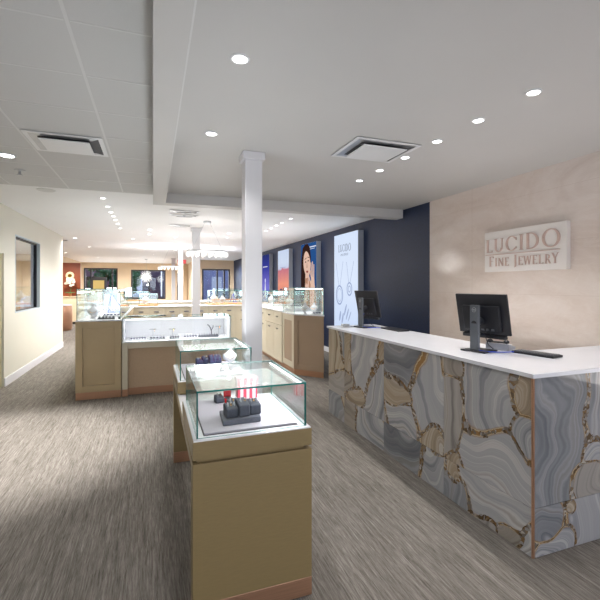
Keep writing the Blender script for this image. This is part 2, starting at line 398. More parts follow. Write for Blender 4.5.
# left wall with doorway and interior window
w=B()
w.box(XL-.14,-3,0,XL,6.35,H); w.box(XL-.14,6.35,2.03,XL,7.35,H); w.box(XL-.14,7.35,0,XL,7.88,H)
w.box(XL-.14,7.88,0,XL,9.45,1.085); w.box(XL-.14,7.88,2.385,XL,9.45,H); w.box(XL-.14,9.45,0,XL,11.64,H)
struct('wall_left',w,M['wall_cream'])
struct('baseboard_left',B().box(XL,7.36,0,XL+.016,11.64,.13).box(XL,-3,0,XL+.016,6.34,.13),M['base_white'],bevel=.003)
d=B().box(XL-.07,6.35,0,XL-.03,7.35,2.03)
door=struct('door_1',d,M['olive_door'])
B().cyl((XL-.03,6.46,1.0),(XL-.003,6.46,1.0),.012).cyl((XL-.008,6.46,1.0),(XL-.008,6.58,1.0),.009).build('door_handle',M['handle'],door)
# interior window: pale reveal, black frame, pane
wn=struct('window_1',B().box(XL-.05,7.881,1.086,XL+.004,7.90,2.384).box(XL-.05,9.43,1.086,XL+.004,9.449,2.384).box(XL-.05,7.90,1.086,XL+.004,9.43,1.105).box(XL-.05,7.90,2.365,XL+.004,9.43,2.384),M['blue_trim'])
B().box(XL-.10,7.881,1.086,XL-.051,7.93,2.384).box(XL-.10,9.40,1.086,XL-.051,9.449,2.384).box(XL-.10,7.93,2.34,XL-.051,9.40,2.384).box(XL-.10,7.93,1.086,XL-.051,9.40,1.115).build('window_frame',M['black_metal'],wn)
B().box(XL-.14,9.38,1.11,XL-.101,9.449,2.36).build('inner_jamb',M['lilac_trim'],wn)
B().box(XL-.082,7.93,1.115,XL-.076,9.40,2.34).build('pane',M['winglass'],wn)
# rear walls
struct('wall_left_rear',B().box(-7.1,11,0,-7,18.8,H).box(-7.1,-3,0,-7,11,H),M['wall_beige'])
struct('wall_alcove',B().box(-7,18.8,0,-3.6,18.92,H).box(-3.66,18.92,0,-3.6,24.5,H),M['wall_beige'])
wb=B()
def wallwin(mb,xa,xb,wins,y0,y1,zt,zb=.75):
    x=xa
    for a,b,zt_ in wins:
        mb.box(x,y0,0,a,y1,H); mb.box(a,y0,0,b,y1,zb); mb.box(a,y0,zt_,b,y1,H); x=b
    mb.box(x,y0,0,xb,y1,H)
wallwin(wb,-3.6,1.95,[(-3.5,-1.83,2.47),(-1.15,.68,2.40)],24.5,24.62,2.4)
struct('wall_back_left',wb,M['wall_beige'])
wb=B(); wallwin(wb,1.95,3.82,[(2.26,3.63,2.34)],20.4,20.52,2.34); wb.box(1.9,20.4,0,1.95,24.5,H)
struct('wall_back_right',wb,M['wall_beige'])
fw=B(); x=-7
for a,b in ((-1.9,.4),(.7,3.4)):
    fw.box(x,-3.1,0,a,-3,H); fw.box(a,-3.1,0,b,-3,.45); fw.box(a,-3.1,2.5,b,-3,H); x=b
fw.box(x,-3.1,0,3.94,-3,H)
struct('wall_front',fw,M['wall_cream'])
def window(nm,x0,x1,z0,z1,y,mull):
    f=B(); t=.07
    f.box(x0,y-.03,z0,x0+t,y+.05,z1).box(x1-t,y-.03,z0,x1,y+.05,z1).box(x0+t,y-.03,z1-t,x1-t,y+.05,z1).box(x0+t,y-.03,z0,x1-t,y+.05,z0+t)
    for m in mull: f.box(m-.04,y-.02,z0+t,m+.04,y+.04,z1-t)
    o=struct(nm,f,M['dark_frame'])
    B().box(x0+t,y+.008,z0+t,x1-t,y+.014,z1-t).build('pane',M['winglass'],o)
window('window_2',-3.499,-1.831,.751,2.469,24.56,[-3.15,-2.1])
window('window_3',-1.149,.679,.751,2.399,24.56,[-.2])
window('window_4',2.261,3.629,.751,2.339,20.46,[3.0,3.35])
dd=struct('door_2',B().box(1.05,24.44,0,1.85,24.498,2.3),M['wall_beige'])
B().box(1.30,24.42,0.1,1.38,24.439,2.22).build('frame_strip',M['dark_frame'],dd)
window('added_window_5',-1.899,.399,.451,2.499,-3.05,[-.75]); window('added_window_6',.701,3.399,.451,2.499,-3.05,[2.05])  # unseen windows behind the camera, added to let in more light
# street outside
struct('ground_outside',B().box(-14,26,-.14,14,60,-.02).box(5.2,20,-.14,14,26,-.02),M['asphalt'])
def building(x0,x1,y0,y1,h,m,label):
    o=thing('street_building',((x0+x1)/2,(y0+y1)/2,-.02),label,'building')
    B().box(x0,y0,-.02,x1,y1,h).build('walls',m,o)
    B().box(x0-.1,y0-.1,h,x1+.1,y1+.1,h+.25).build('cornice',M['dark_frame'],o)
    k=int((x1-x0)/1.6)
    for i in range(k):
        for z in (.6,3.0):
            if z+1.7<h:
                xa=x0+.4+i*1.6
                B().box(xa,y0-.04,z,xa+.8,y0-.001,z+1.6).build('window',M['winlit'] if (i+int(z))%3 else M['black_gloss'],o)
    return o
M['winlit']=emat('lit_street_window',(190,205,240),.8)
building(-13,-5.4,34,40,5.5,M['pale_stone'],'pale blue-grey building across the street, leftmost behind the rear windows')
building(-5.2,.6,35,41,5.2,M['brick'],'purple-brown brick building seen through the middle rear window')
building(.8,9,33,40,5.6,M['pale_stone'],'pale blue-grey building seen through the right rear window')
def tree(x,y,h,label):
    o=thing('street_tree',(x,y,-.02),label,'tree')
    B().cyl((x,y,-.02),(x,y,h*.55),.12,.07,10).build('trunk',M['terracotta'],o)
    c=B(); rr=random.Random(int(x*10))
    for i in range(26):
        c.ball((x+rr.uniform(-.75,.75),y+rr.uniform(-.6,.6),h*.4+rr.uniform(0,h*.6)),rr.uniform(.18,.38),8)
    c.build('crown',M['leaf'],o,smooth=True)
tree(-4.9,28.5,3.0,'bushy green tree outside the left rear window'); tree(-1.75,30,2.9,'green tree outside the left edge of the middle rear window')
tree(-3.3,31,3.2,'green tree behind the gold framed window sign')

# ------------------------------------------------------------------ columns
def column(Y,label,w=.16):
    X0=.79; o=thing('column',(X0+w/2,Y+w/2,0),label,'column')
    B().box(X0,Y,0,X0+w,Y+w,H-.07).build('shaft',M['column'],o,bevel=.006)
    B().box(X0-.022,Y-.022,H-.07,X0+w+.022,Y+w+.022,H-.001).build('capital',M['column'],o,bevel=.004)
    B().box(X0-.012,Y-.012,0,X0+w+.012,Y+w+.012,.12).build('plinth',M['base_white'],o,bevel=.003)
column(3.66,'thick white square column nearest, rising behind the front glass showcase')
column(8.93,'white square column standing inside the island, second nearest')
column(14.2,'white square column beyond the island, third from the front')
column(19.3,'slim looking white square column farthest back near the exit sign')

# ------------------------------------------------------------------ glass case helper
def glassbox(parent,x0,y0,z0,x1,y1,z1,t=.008,top=True,name='glass_cover'):
    g=B()
    if top: g.box(x0,y0,z1-t,x1,y1,z1,thin=.012)
    zt=z1-t-.0005 if top else z1
    g.box(x0,y0,z0,x1,y0+t,zt,thin=.012); g.box(x0,y1-t,z0,x1,y1,zt,thin=.012)
    g.box(x0,y0+t+.0005,z0,x0+t,y1-t-.0005,zt,thin=.012); g.box(x1-t,y0+t+.0005,z0,x1,y1-t-.0005,zt,thin=.012)
    return g.build(name,[M['glass'],M['edge']],parent)
def lamp(name,loc,kind,power,color=(1,.97,.93),parent=None,**k):
    l=bpy.data.lights.new(name,kind); l.energy=power; l.color=color
    for a,b in k.items(): setattr(l,a,b)
    o=bpy.data.objects.new(name,l); COL.objects.link(o)
    if parent is not None: o.parent=parent; og=origin(parent); o.location=tuple(a-b for a,b in zip(loc,og))
    else: o.location=loc
    return o

# ------------------------------------------------------------------ front display bench with two glass showcases
bx0,bx1,by0,by1=.169,.747,1.897,3.80
bench=thing('display_bench',((bx0+bx1)/2,(by0+by1)/2,0),'long tan wooden bench table carrying the two small glass showcases','table')
B().box(bx0,by0+.1005,.69,bx1,by1-.1005,.735).build('top_slab',M['wood'],bench,bevel=.002)
B().box(bx0+.004,by0+.70,.735,bx1-.012,by1-.003,.74).build('white_top_sheet',M['white_gloss'],bench)
for ya,yb in ((by0,by0+.10),(by1-.10,by1)):
    L=B().box(bx0,ya,.095,bx1,yb,.735).build('leg',M['wood'],bench,bevel=.002)
    B().box(bx0,ya,0.004,bx1,yb,.0945).build('copper_kick',M['copper'],L,bevel=.002)
UP=7.5
def showcase(y0,y1,gy0,gy1,label,gx0,gx1,ztop,zt0):
    o=thing('glass_showcase',((bx0+bx1)/2,(y0+y1)/2,.74),label,'showcase')
    B().box(bx0+.02,y0+.02,.7352 if y0<2 else .7402,bx1-.035,y1-.02,zt0).build('spacer',M['wood'],o)
    tr=B().box(bx0,y0,zt0,bx1,y1,.835).build('tray',M['wood'],o,bevel=.002)
    B().box(bx0+.004,y0+.004,.835,bx1-.004,y1-.004,.84).build('white_rim',M['white_gloss'],tr)
    B().box(gx0+.035,gy0+.03,.8401,gx1-.035,gy1-.03,.843).build('dark_reveal',M['dark_edge'],o)
    B().box(gx0+.04,gy0+.035,.8431,gx1-.04,gy1-.035,.850).build('deck',M['deck'],o,bevel=.001)
    glassbox(o,gx0,gy0,.8402,gx1,gy1,ztop)
    B().box(gx1-.022,gy0+.03,ztop-.016,gx1-.014,gy1-.03,ztop-.0095).build('led_bar',M['led'],o)
    l=lamp('led_lamp',((gx1-.04),(gy0+gy1)/2,ztop-.03),'AREA',2.6,(.93,.95,1),o,shape='RECTANGLE',size=.02,size_y=gy1-gy0-.08)
    l.rotation_euler=(0,R(35),0)
    lamp('added_case_fill',((gx0+gx1)/2,(gy0+gy1)/2,ztop-.02),'AREA',UP,(.97,.98,1),o,shape='RECTANGLE',size=.45,size_y=.5).rotation_euler=(R(180),0,0)  # wide upward fill added inside the case to brighten the ceiling
    return o
sc1=showcase(by0,2.60,1.925,2.565,'nearest clear glass showcase, with a striped box and grey ring pads inside',.188,.728,1.06,.752)
B().cyl((.66,2.18,.851),(.66,2.18,.856),.008,.008,12).build('lock',M['silver'],sc1)
sc2=showcase(3.11,3.80,3.14,3.785,'second clear glass showcase on the bench, with navy ring pads and a white bust',.188,.728,1.06,.752)
# contents of the first showcase
slab=tag(B().prism([(.325,2.025),(.52,2.03),(.535,2.19),(.335,2.20)],.8505,.878).build('display_plinth',M['leather2'],bevel=.004),'flat grey padded slab under the ring pads in the nearest showcase','display plinth')
def ringpad(x,y,z,w,d,h,rz,label,grp,m,gem,loc=None,rings=3):
    o=thing('ring_pad',(x,y,z),label,'ring display',grp); o.rotation_euler=(0,0,rz)
    def P(mb,nm,mt,**k): return mb.build(nm,mt,o,at=(0,0,0),**k)
    b=B(); poly=[(-d/2,0),(d/2,0),(d/2,h),(-d/2,h*.72)]
    vs=[(sx*w/2,a,c) for sx in(-1,1) for a,c in poly]
    b.add(vs,[(0,1,2,3),(7,6,5,4),(0,4,5,1),(1,5,6,2),(2,6,7,3),(3,7,4,0)][0:0]+[(3,2,1,0),(4,5,6,7),(0,1,5,4),(1,2,6,5),(2,3,7,6),(3,0,4,7)])
    P(b,'pad',m,bevel=.006)
    for i in range(rings):
        xx=(-.5+(i+.5)/rings)*w*.8; zz=h*.86
        r=B()
        pts=[(xx,.006*0+.009*cos(2*pi*k/14),zz+.004+.009*sin(2*pi*k/14)) for k in range(15)]
        r.tube(pts,.0016,6); P(r,'ring',M['gold'] if i%2 else M['silver'])
        g=B().ball((xx,0,zz+.015),.004,8); P(g,'gem',gem if i%2==0 else M['gem_clear'])
    return o
ringpad(.375,2.085,.8785,.062,.07,.062,.1,'grey ring pad at the left end of the row on the grey slab','ring pads on the grey slab in the nearest showcase',M['leather'],M['gem_clear'])
ringpad(.437,2.09,.8785,.058,.085,.080,.1,'tallest grey ring pad, in the middle of the row on the grey slab','ring pads on the grey slab in the nearest showcase',M['leather'],M['gem_clear'],rings=2)
ringpad(.498,2.10,.8785,.06,.075,.070,.1,'grey ring pad at the right end of the row on the grey slab','ring pads on the grey slab in the nearest showcase',M['leather'],M['gem_clear'])
ringpad(.40,2.155,.8785,.06,.06,.066,.1,'dark ring pad behind the left pad on the grey slab','ring pads on the grey slab in the nearest showcase',M['leather'],M['gem_clear'])
# striped box
n=N('pink_and_white_stripes'); v=n.coord('Object'); sx=n.n('ShaderNodeSeparateXYZ'); n.l(v,sx.inputs[0])
fr=n.math('FRACT',n.math('MULTIPLY',n.math('ADD',sx.outputs[0],n.math('ADD',sx.outputs[1],.06)),27.0)); st=n.math('LESS_THAN',fr,.5)
n.bsdf(n.mix(st,srgb(240,234,238),srgb(228,78,100)),.4); M['stripe']=n.m
gb=thing('striped_box',(.535,2.45,.8505),'pink and white striped box standing at the back of the nearest showcase','gift box')
B().box(.475,2.415,.8505,.595,2.485,.965).build('box_body',M['stripe'],gb,bevel=.002)
B().box(.472,2.412,.966,.598,2.488,.992).build('lid',M['stripe'],gb,bevel=.002)
# small loose pieces to the left of the box
rg=thing('red_ring_box',(.42,2.44,.8505),'small open red ring box left of the striped box','ring box')
B().box(.40,2.42,.8505,.445,2.465,.874).build('base',M['gem_red'],rg,bevel=.003)
B().box(.40,2.467,.874,.445,.475+2,.912).build('lid',M['gem_red'],rg,bevel=.002)
B().box(.405,2.425,.8742,.44,2.46,.878).build('cushion',M['black_plastic'],rg)
ringpad(.37,2.45,.8505,.05,.05,.045,.2,'dark ring pad on its own near the back left of the nearest showcase','loose dark ring pads at the back of the nearest showcase',M['leather'],M['gem_clear'],rings=2)
# contents of the second showcase
for x,y,h,lab in ((.37,3.56,.075,'navy ring pad farthest left in the second showcase'),(.425,3.60,.085,'navy ring pad second from left in the second showcase'),(.48,3.57,.10,'navy ring pad with a red gem, third from left in the second showcase'),(.535,3.61,.09,'navy ring pad rightmost beside the white bust in the second showcase')):
    ringpad(x,y,.8505,.052,.06,h,.1,lab,'navy ring pads in the second showcase',M['navy_pad'],M['gem_red'] if h==.10 else M['gem_clear'],rings=2)
def bust(x,y,z,s,label,m=None,rz=0):
    o=thing('necklace_bust',(x,y,z),label,'necklace display'); o.rotation_euler=(0,0,rz)
    prof=[(.030,0),(.036,.004),(.02,.012),(.018,.03),(.05,.05),(.062,.075),(.058,.095),(.03,.115),(.018,.13),(.017,.15),(.02,.158)]
    B().lathe([(a*s,b*s) for a,b in prof],(0,0,0),20,1,.55).build('bust_form',m or M['white_sil'],o,at=(0,0,0),smooth=True)
    pts=[(.045*s*sin(R(a)),-.036*s*abs(cos(R(a)))-.004,(.118-.06*max(0,cos(R(a))))*s) for a in range(-80,81,16)]
    B().tube(pts,.0018*s,6).build('necklace',M['gold'],o,at=(0,0,0))
    B().ball((0,-.042*s,.05*s),.005*s,8).build('pendant',M['gem_clear'],o,at=(0,0,0))
    return o
bust(.63,3.56,.8505,1.0,'small white necklace bust in the second showcase on the bench')

# ------------------------------------------------------------------ reception counter clad in agate tiles
RC=thing('reception_counter',(2.03,1.73,0),'agate clad reception counter with white quartz top at the right','counter')
ox,oy=2.03,1.73
TZ=.283
front_up=[
 (1.73,2.47,[(.33,.83,.24,.26,15,'w',(-1.4,.2)),(.24,.46,.34,.20,0,'w',(.2,-1.9)),(.70,.52,.12,.40,10,'m',(-.8,.9)),(.04,.94,.12,.14,0,'b'),(.04,.70,.07,.13,0,'g'),(.66,.98,.12,.09,0,'k'),(.66,.30,.12,.12,0,'b')]),
 (2.47,3.30,[(1.34,1.02,.36,.26,0,'d',(0,.35)),(.94,.72,.20,.40,0,'w',(-.7,.5)),(1.42,.62,.19,.12,5,'b'),(1.32,.36,.28,.17,4,'g',(-.2,-1.1)),(.88,.34,.14,.12,6,'b'),(.76,1.02,.08,.12,0,'b'),(1.58,.34,.14,.16,0,'m')]),
 (3.30,4.13,[(1.98,.86,.30,.36,5,'w',(1.0,.3)),(1.74,.46,.20,.40,10,'g',(.9,.2)),(2.12,.36,.16,.12,0,'b'),(2.38,.50,.17,.13,0,'k'),(2.36,.80,.10,.28,0,'b'),(1.60,.95,.10,.14,0,'b')]),
 (4.13,4.56,[(2.72,.78,.24,.34,-8,'b',(1.4,.2)),(2.60,.38,.26,.17,10,'m'),(2.44,.95,.10,.22,0,'g')])]
front_lo=[
 (1.73,2.47,[(.26,.32,.42,.24,3,'w',(.1,.5)),(.70,.22,.06,.14,0,'b'),(.68,.03,.16,.12,0,'d'),(.02,.08,.07,.15,9,'w'),(.18,.02,.10,.07,0,'k'),(.40,.0,.12,.06,0,'m')]),
 (2.47,3.30,[(1.32,.12,.32,.28,2,'d',(.2,1.2)),(.90,.04,.18,.28,-9,'g',(0,1.3)),(.86,.28,.10,.07,0,'b')]),
 (3.30,4.13,[(1.90,.12,.24,.24,2,'g'),(2.34,.10,.22,.20,6,'k')]),
 (4.13,4.56,[(2.66,.12,.30,.24,6,'d'),(2.40,.2,.1,.1,0,'b')])]
off=.01
for row,(z0,z1) in ((front_up,(TZ+.0015,1.024)),(front_lo,(.004,TZ-.0015))):
    for k,(ya,yb,sl) in enumerate(row):
        yb2=yb-.0015 if yb<4.5 else yb; ya2=ya+.0015 if ya>1.8 else ya
        sl2=[(q[0]-.02,q[1],q[2]*1.12,q[3]*1.12)+tuple(q[4:]) for q in sl]
        B().box(2.018,ya2,z0,2.03,yb2,z1).build('agate_tile',agate('agate_front_%d_%s'%(k,'u' if z0>.1 else 'l'),1,sl2,k+(3 if z0>.1 else 9)),RC)
end=[(2.03,2.66,TZ+.0015,1.024,[(-.02,.68,.36,.58,0,'d',(-.25,0)),(.56,.92,.16,.34,-15,'g',(1,.2)),(.43,.50,.09,.09,0,'w'),(.40,.36,.13,.12,0,'m'),(.62,.45,.12,.14,0,'g')]),
     (2.03,2.66,.004,TZ-.0015,[(.08,.20,.12,.13,0,'d'),(.50,.14,.20,.28,12,'w',(-1,.2)),(.18,.03,.16,.06,18,'g'),(.30,.24,.05,.05,0,'b')]),
     (2.663,3.30,TZ+.0015,1.024,[(.8,.8,.25,.3,0,'g'),(1.1,.5,.22,.3,0,'d'),(.8,.45,.2,.15,0,'b')]),
     (2.663,3.30,.004,TZ-.0015,[(.8,.15,.3,.2,0,'w'),(1.15,.1,.2,.2,0,'k')]),
     (3.303,3.80,TZ+.0015,1.024,[(1.5,.7,.25,.4,0,'w'),(1.4,.4,.2,.2,0,'b')]),
     (3.303,3.80,.004,TZ-.0015,[(1.5,.15,.3,.2,0,'d')])]
for k,(xa,xb,z0,z1,sl) in enumerate(end):
    B().box(xa if k>1 else 2.0315,1.718,z0,xb,1.73,z1).build('agate_tile',agate('agate_end_%d'%k,0,sl,20+k),RC)
B().box(2.0185,1.7185,.002,2.0308,1.7305,1.0245).build('corner_strip',M['gold_trim'] if 'gold_trim' in M else M['copper'],RC)
B().prism([(2.031,1.731),(3.80,1.731),(3.80,2.29),(2.62,2.29),(2.62,4.56),(2.031,4.56)],.003,1.0235).build('carcass',M['cab_cream'],RC)
B().prism([(2.0,1.70),(3.815,1.70),(3.815,2.33),(2.645,2.33),(2.645,4.585),(2.0,4.585)],1.025,1.05).build('worktop',M['quartz'],RC,bevel=.002)

for xa,ya,p_ in ((3.1,3.4,9),(3.0,1.0,8)):  # upward fill added behind the counter for ceiling and marble, no fixture there
    lamp('added_staff_fill',(xa,ya,.92),'AREA',p_,(1,.96,.93),None,shape='RECTANGLE',size=.7,size_y=1.6).rotation_euler=(R(180),0,0)
# ------------------------------------------------------------------ sales terminals
def terminal(loc,rz,label,kind):
    o=thing('computer_monitor',loc,label,'monitor'); o.rotation_euler=(0,0,rz)
    # local: screen faces +x, customer side is -x; width along y
    def P(mb,nm,mt,par=None,**k): return mb.build(nm,mt,par or o,at=(0,0,0),**k)
    P(B().prism([(-.16,-.10),(.03,-.09),(.03,.09),(-.16,.10)],0.0005,.012),'stand_base',M['black_plastic'],bevel=.004)
    P(B().box(-.135,-.035,.012,-.110,.035,.35),'stand_column',M['grey_plastic'],bevel=.004)
    lg=B()
    lg.flat(ringseg(0,0,.017,.017,.0018,.0018,0,360,28)+fit('DELL',-.012,.012,-.005,.010,gap=.06),(-.1355,0,.315),(0,-1,0),(0,0,1),(-1,0,0),.0008)
    P(lg,'logo',M['silver'])
    tilt=R(12); W,Hh=kind
    def tl(mb):  # tilt the screen about its lower edge, top leaning to the customer side
        c=(-.01,.0,.08); out=[]
        for x,y,z in mb.v:
            dx,dz=x-c[0],z-c[2]; out.append((c[0]+dx*cos(tilt)-dz*sin(tilt),y,c[2]+dx*sin(tilt)+dz*cos(tilt)))
        mb.v=[(x,y,z+.035) for x,y,z in out]; return mb
    sc=P(tl(B().box(0,-W/2,.09,.016,W/2,.09+Hh)),'screen_housing',M['black_plastic'],bevel=.004)
    P(tl(B().box(-.022,-W*.36,.12,-.0005,W*.36,.09+Hh*.72)),'rear_cover',M['black_plastic'],sc,bevel=.006)
    P(tl(B().box(.0165,-W/2+.012,.105,.018,W/2-.012,.09+Hh-.012)),'display_glass',M['black_gloss'],sc)
    P(tl(B().box(-.018,-W*.42,.062,.012,W*.42,.0885)),'speaker_bar',M['black_plastic'],bevel=.004)
    P(tl(B().cyl((-.112,0,.20),(-.02,0,.20),.022,.03,16)),'hinge',M['black_plastic'])
    for yy in (-.10,-.06,-.02,.05): P(tl(B().box(-.028,yy,.125,-.0225,yy+.022,.14)),'port',M['grey_plastic'],sc)
    P(B().tube([(-.04,.05,.16),(-.07,.07,.10),(-.10,.04,.05),(-.13,.0,.016),(-.10,-.10,.010),(-.02,-.17,.010),(.05,-.20,.010)],.0035,8),'blue_cable',M['blue_cable'])
    P(B().tube([(-.03,-.03,.17),(-.05,-.04,.11),(-.03,-.05,.05),(.02,-.06,.016)],.003,8),'power_cable',M['black_plastic'])
    return o
terminal((2.39,2.46,1.05),R(14),'nearer black computer monitor on the white counter, seen from behind',(.42,.31))
terminal((2.42,4.28,1.05),R(9),'farther black computer monitor on the counter end, in front of the tall light box',(.42,.31))
kb=thing('keyboard',(2.58,2.22,1.05),'slim black keyboard lying right of the nearer monitor','keyboard'); kb.rotation_euler=(0,0,R(10))
B().box(-.07,-.20,.0005,.05,.10,.016).build('key_tray',M['black_plastic'],kb,at=(0,0,0),bevel=.004)
k_=B()
for i in range(4):
    for j in range(13): k_.box(-.058+i*.024,-.192+j*.0215,.0162,-.040+i*.024,-.175+j*.0215,.021)
k_.build('keys',M['grey_plastic'],kb,at=(0,0,0))
ph=thing('desk_phone',(2.55,2.46,1.05),'grey desk phone with its handset beside the nearer monitor','phone'); ph.rotation_euler=(0,0,R(25))
b=B(); b.add([(-.08,-.085,0.0005),(.08,-.085,0.0005),(.08,.085,.0005),(-.08,.085,.0005),(-.08,-.085,.055),(.08,-.085,.02),(.08,.085,.02),(-.08,.085,.055)],[(3,2,1,0),(4,5,6,7),(0,1,5,4),(1,2,6,5),(2,3,7,6),(3,0,4,7)])
b.build('phone_body',M['phone_grey'],ph,at=(0,0,0),bevel=.006)
B().box(-.075,-.075,.056,-.03,.075,.064).ball((-.05,-.06,.066),.022,12,.7).ball((-.05,.06,.066),.022,12,.7).build('handset',M['black_plastic'],ph,at=(0,0,0),smooth=True)
B().box(.0,-.07,.036,.05,.02,.038).build('paper_label',M['white_sil'],ph,at=(0,0,0))
pd=tag(B().box(2.10,4.34,1.0505,2.24,4.46,1.06).box(2.12,4.36,1.06,2.2,4.43,1.085).build('card_reader',M['silver'],bevel=.004),'small silver card reader left of the farther monitor','card reader')
kb2=thing('keyboard',(2.53,3.93,1.05),'black keyboard lying right of the farther monitor','keyboard')
B().box(-.07,-.2,.0005,.07,.16,.016).build('key_tray',M['black_plastic'],kb2,at=(0,0,0),bevel=.004)

# ------------------------------------------------------------------ wall sign
sg=thing('wall_sign',(XR,3.35,1.705),'raised off-white shop sign panel on the pink marble wall','sign')
B().box(3.765,2.835,1.705,XR-.0005,3.87,2.175).build('panel',M['sign_panel'],sg,bevel=.002)
yl=3.87
def letters(par,string,x0,x1,y0,h,sizes,gap,o,m,d):
    ws=[glyph(c)[1]*z for c,z in zip(string,sizes)]; tot=sum(ws)+gap*sum(sizes[:-1]); k=(x1-x0)/tot; x=0
    for c,z,w in zip(string,sizes,ws):
        g=glyph(c)[0]
        if g: B().flat([[(x0+(x+a*z)*k,y0+b*z*h) for a,b in p] for p in g],o,(0,-1,0),(0,0,1),(-1,0,0),d).build('letter',m,par)
        x+=w+gap*z
letters(sg,'LUCIDO',.03,.985,0,.172,[.88,.9,.95,.98,1.0,1.08],.12,(3.7645,yl,1.932),M['rose'],.010)
B().box(3.757,2.90,1.900,3.7645,3.85,1.908).build('rule',M['rose'],sg)
letters(sg,'FINE JEWELRY',.075,.955,0,.105,[1.1,.9,.9,.9,.9,1.1,.9,.9,.9,.9,.9,1.0],.13,(3.7645,yl,1.768),M['rose'],.008)

# ------------------------------------------------------------------ light boxes on the navy wall
def lightbox(y0,y1,face,label,z0=.62,z1=2.61):
    o=thing('light_box',(XR,(y0+y1)/2,z0),label,'light box')
    B().box(3.702,y0,z0,XR+.003,y1,z1).build('case',M['poster_side'],o,bevel=.003)
    B().box(3.72,y0+.05,.003,3.80,y1-.05,z0-.001).build('plinth',M['dark_frame'],o)
    B().box(3.6995,y0+.004,z0+.004,3.7015,y1-.004,z1-.004).build('printed_face',face,o)
    return o
def prt(o,polys,mt,name,y1,z0,layer,up=0):
    if name.startswith('printed') and y1==10.18: polys=[[(min(1.07,max(.01,a*1.15-.03)),min(1.975,b*1.05+.04) if b>.02 else .01) for a,b in p] for p in polys]
    """flat print: polygon x measured from the left edge (high y), y from z0"""
    return B().flat(polys,(3.6995-.0012*layer,y1,z0),(0,-1,0),(0,0,1),(-1,0,0),.0008).build(name,mt,o)
def gradient(name,stops,z0,z1,es):
    n=N(name); v=n.coord('Object'); sx=n.n('ShaderNodeSeparateXYZ'); n.l(v,sx.inputs[0])
    f=n.math('DIVIDE',sx.outputs[2],z1-z0)
    f=n.math('ADD',f,n.math('MULTIPLY',n.math('SUBTRACT',n.noise(v,3,3).outputs[0],.5),.12))
    e=n.n('ShaderNodeEmission'); n.l(n.ramp(f,[(p,srgb(*c)) for p,c in stops]),e.inputs[0]); e.inputs[1].default_value=es
    n.l(e.outputs[0],n.out.inputs[0]); return n.m
em=lambda nm,c,e=.85: emat(nm,c,e)
lb=lightbox(6.98,8.07,gradient('pale_blue_print',[(0,(206,222,250)),(.5,(222,234,254)),(1,(216,230,252))],.62,2.61,1.0),'tall pale blue light box with necklace drawing and shop name, nearest the counter')
INK=em('grey_blue_ink',(108,120,150),.8); INK2=em('soft_blue_ink',(168,184,222),.9)
prt(lb,fit('LUCIDO',.22,.80,1.62,.15,gap=.1),INK,'lettering',8.07,.62,1)
prt(lb,fit('FINE JEWELRY',.33,.68,1.535,.045,gap=.1),INK,'lettering',8.07,.62,1)
def line(x0,y0,x1,y1,w): 
    dx,dy=x1-x0,y1-y0; q=math.hypot(dx,dy); nx,ny=-dy/q*w/2,dx/q*w/2
    return [[(x0+nx,y0+ny),(x1+nx,y1+ny),(x1-nx,y1-ny),(x0-nx,y0-ny)]]
ch=line(.10,1.40,.24,.92,.012)+line(.44,1.42,.30,.92,.012)+line(.60,1.40,.70,.98,.012)+line(.92,1.40,.76,.98,.012)
prt(lb,ch,INK2,'printed_chain',8.07,.62,1)
prt(lb,ringseg(.27,.72,.17,.21,.035,.035)+ringseg(.27,.72,.11,.14,.012,.012),INK2,'printed_pendant',8.07,.62,1)
prt(lb,ringseg(.73,.85,.12,.14,.03,.03)+ringseg(.73,.85,.06,.07,.02,.02),INK2,'printed_pendant',8.07,.62,1)
lf=[]
for a,b,r in ((.55,.42,30),(.64,.34,20),(.74,.3,0),(.3,.28,60),(.42,.24,50)):
    lf+=[[(a+.07*cos(R(t))*cos(R(r))-.03*sin(R(t))*sin(R(r)),b+.12*cos(R(t))*sin(R(r+60))+.03*sin(R(t))) for t in range(0,360,30)]]
prt(lb,lf,INK2,'printed_leaves',8.07,.62,1)
# portrait light box
lb=lightbox(9.10,10.18,gradient('deep_blue_print',[(0,(40,80,140)),(.6,(46,92,158)),(1,(48,98,166))],.62,2.61,.7),'light box with a dark haired person raising both hands on a blue ground')
SK=em('skin_print',(238,200,180),.9); SK2=em('skin_shade_print',(200,148,122),.8); HR=em('brown_hair_print',(66,42,36),.6); LP=em('lip_print',(176,84,80),.7)
y1_=10.18
prt(lb,[[(.0,0),(1.0,0),(1.04,.45),(.90,.82),(.62,.95),(.30,.92),(.0,.7)]],SK2,'printed_shoulders',y1_,.62,1)
prt(lb,[[(.0,.30),(.02,1.0),(.05,1.45),(.14,1.76),(.30,1.92),(.46,1.90),(.60,1.74),(.66,1.5),(.62,1.2),(.50,.9),(.44,.45),(.26,.1),(.06,.1)]],HR,'printed_hair',y1_,.62,2)
face=[(.42+.215*cos(R(t))*(1 if sin(R(t))>0 else 1-.35*abs(sin(R(t)))**2)-.05*sin(R(t)),1.34+.33*sin(R(t))) for t in range(0,360,12)]
prt(lb,[face,[(.30,.80),(.54,.80),(.53,1.12),(.33,1.12)]],SK,'printed_face',y1_,.62,3)
prt(lb,[[(.30,1.0),(.50,1.03),(.46,.86),(.34,.84)]],SK2,'printed_neck_shade',y1_,.62,4)
prt(lb,[ell(.345,1.41,.045,.015,0,360,10)[:-1],ell(.505,1.43,.045,.015,0,360,10)[:-1],[(.28,1.465),(.40,1.50),(.40,1.515),(.28,1.485)],[(.46,1.515),(.57,1.50),(.57,1.515),(.46,1.53)]],HR,'printed_eyes',y1_,.62,4)
prt(lb,[[(.43,1.42),(.455,1.27),(.40,1.26)]],SK2,'printed_nose',y1_,.62,4)
prt(lb,[ell(.44,1.17,.065,.028,0,360,12)[:-1]],LP,'printed_mouth',y1_,.62,4)
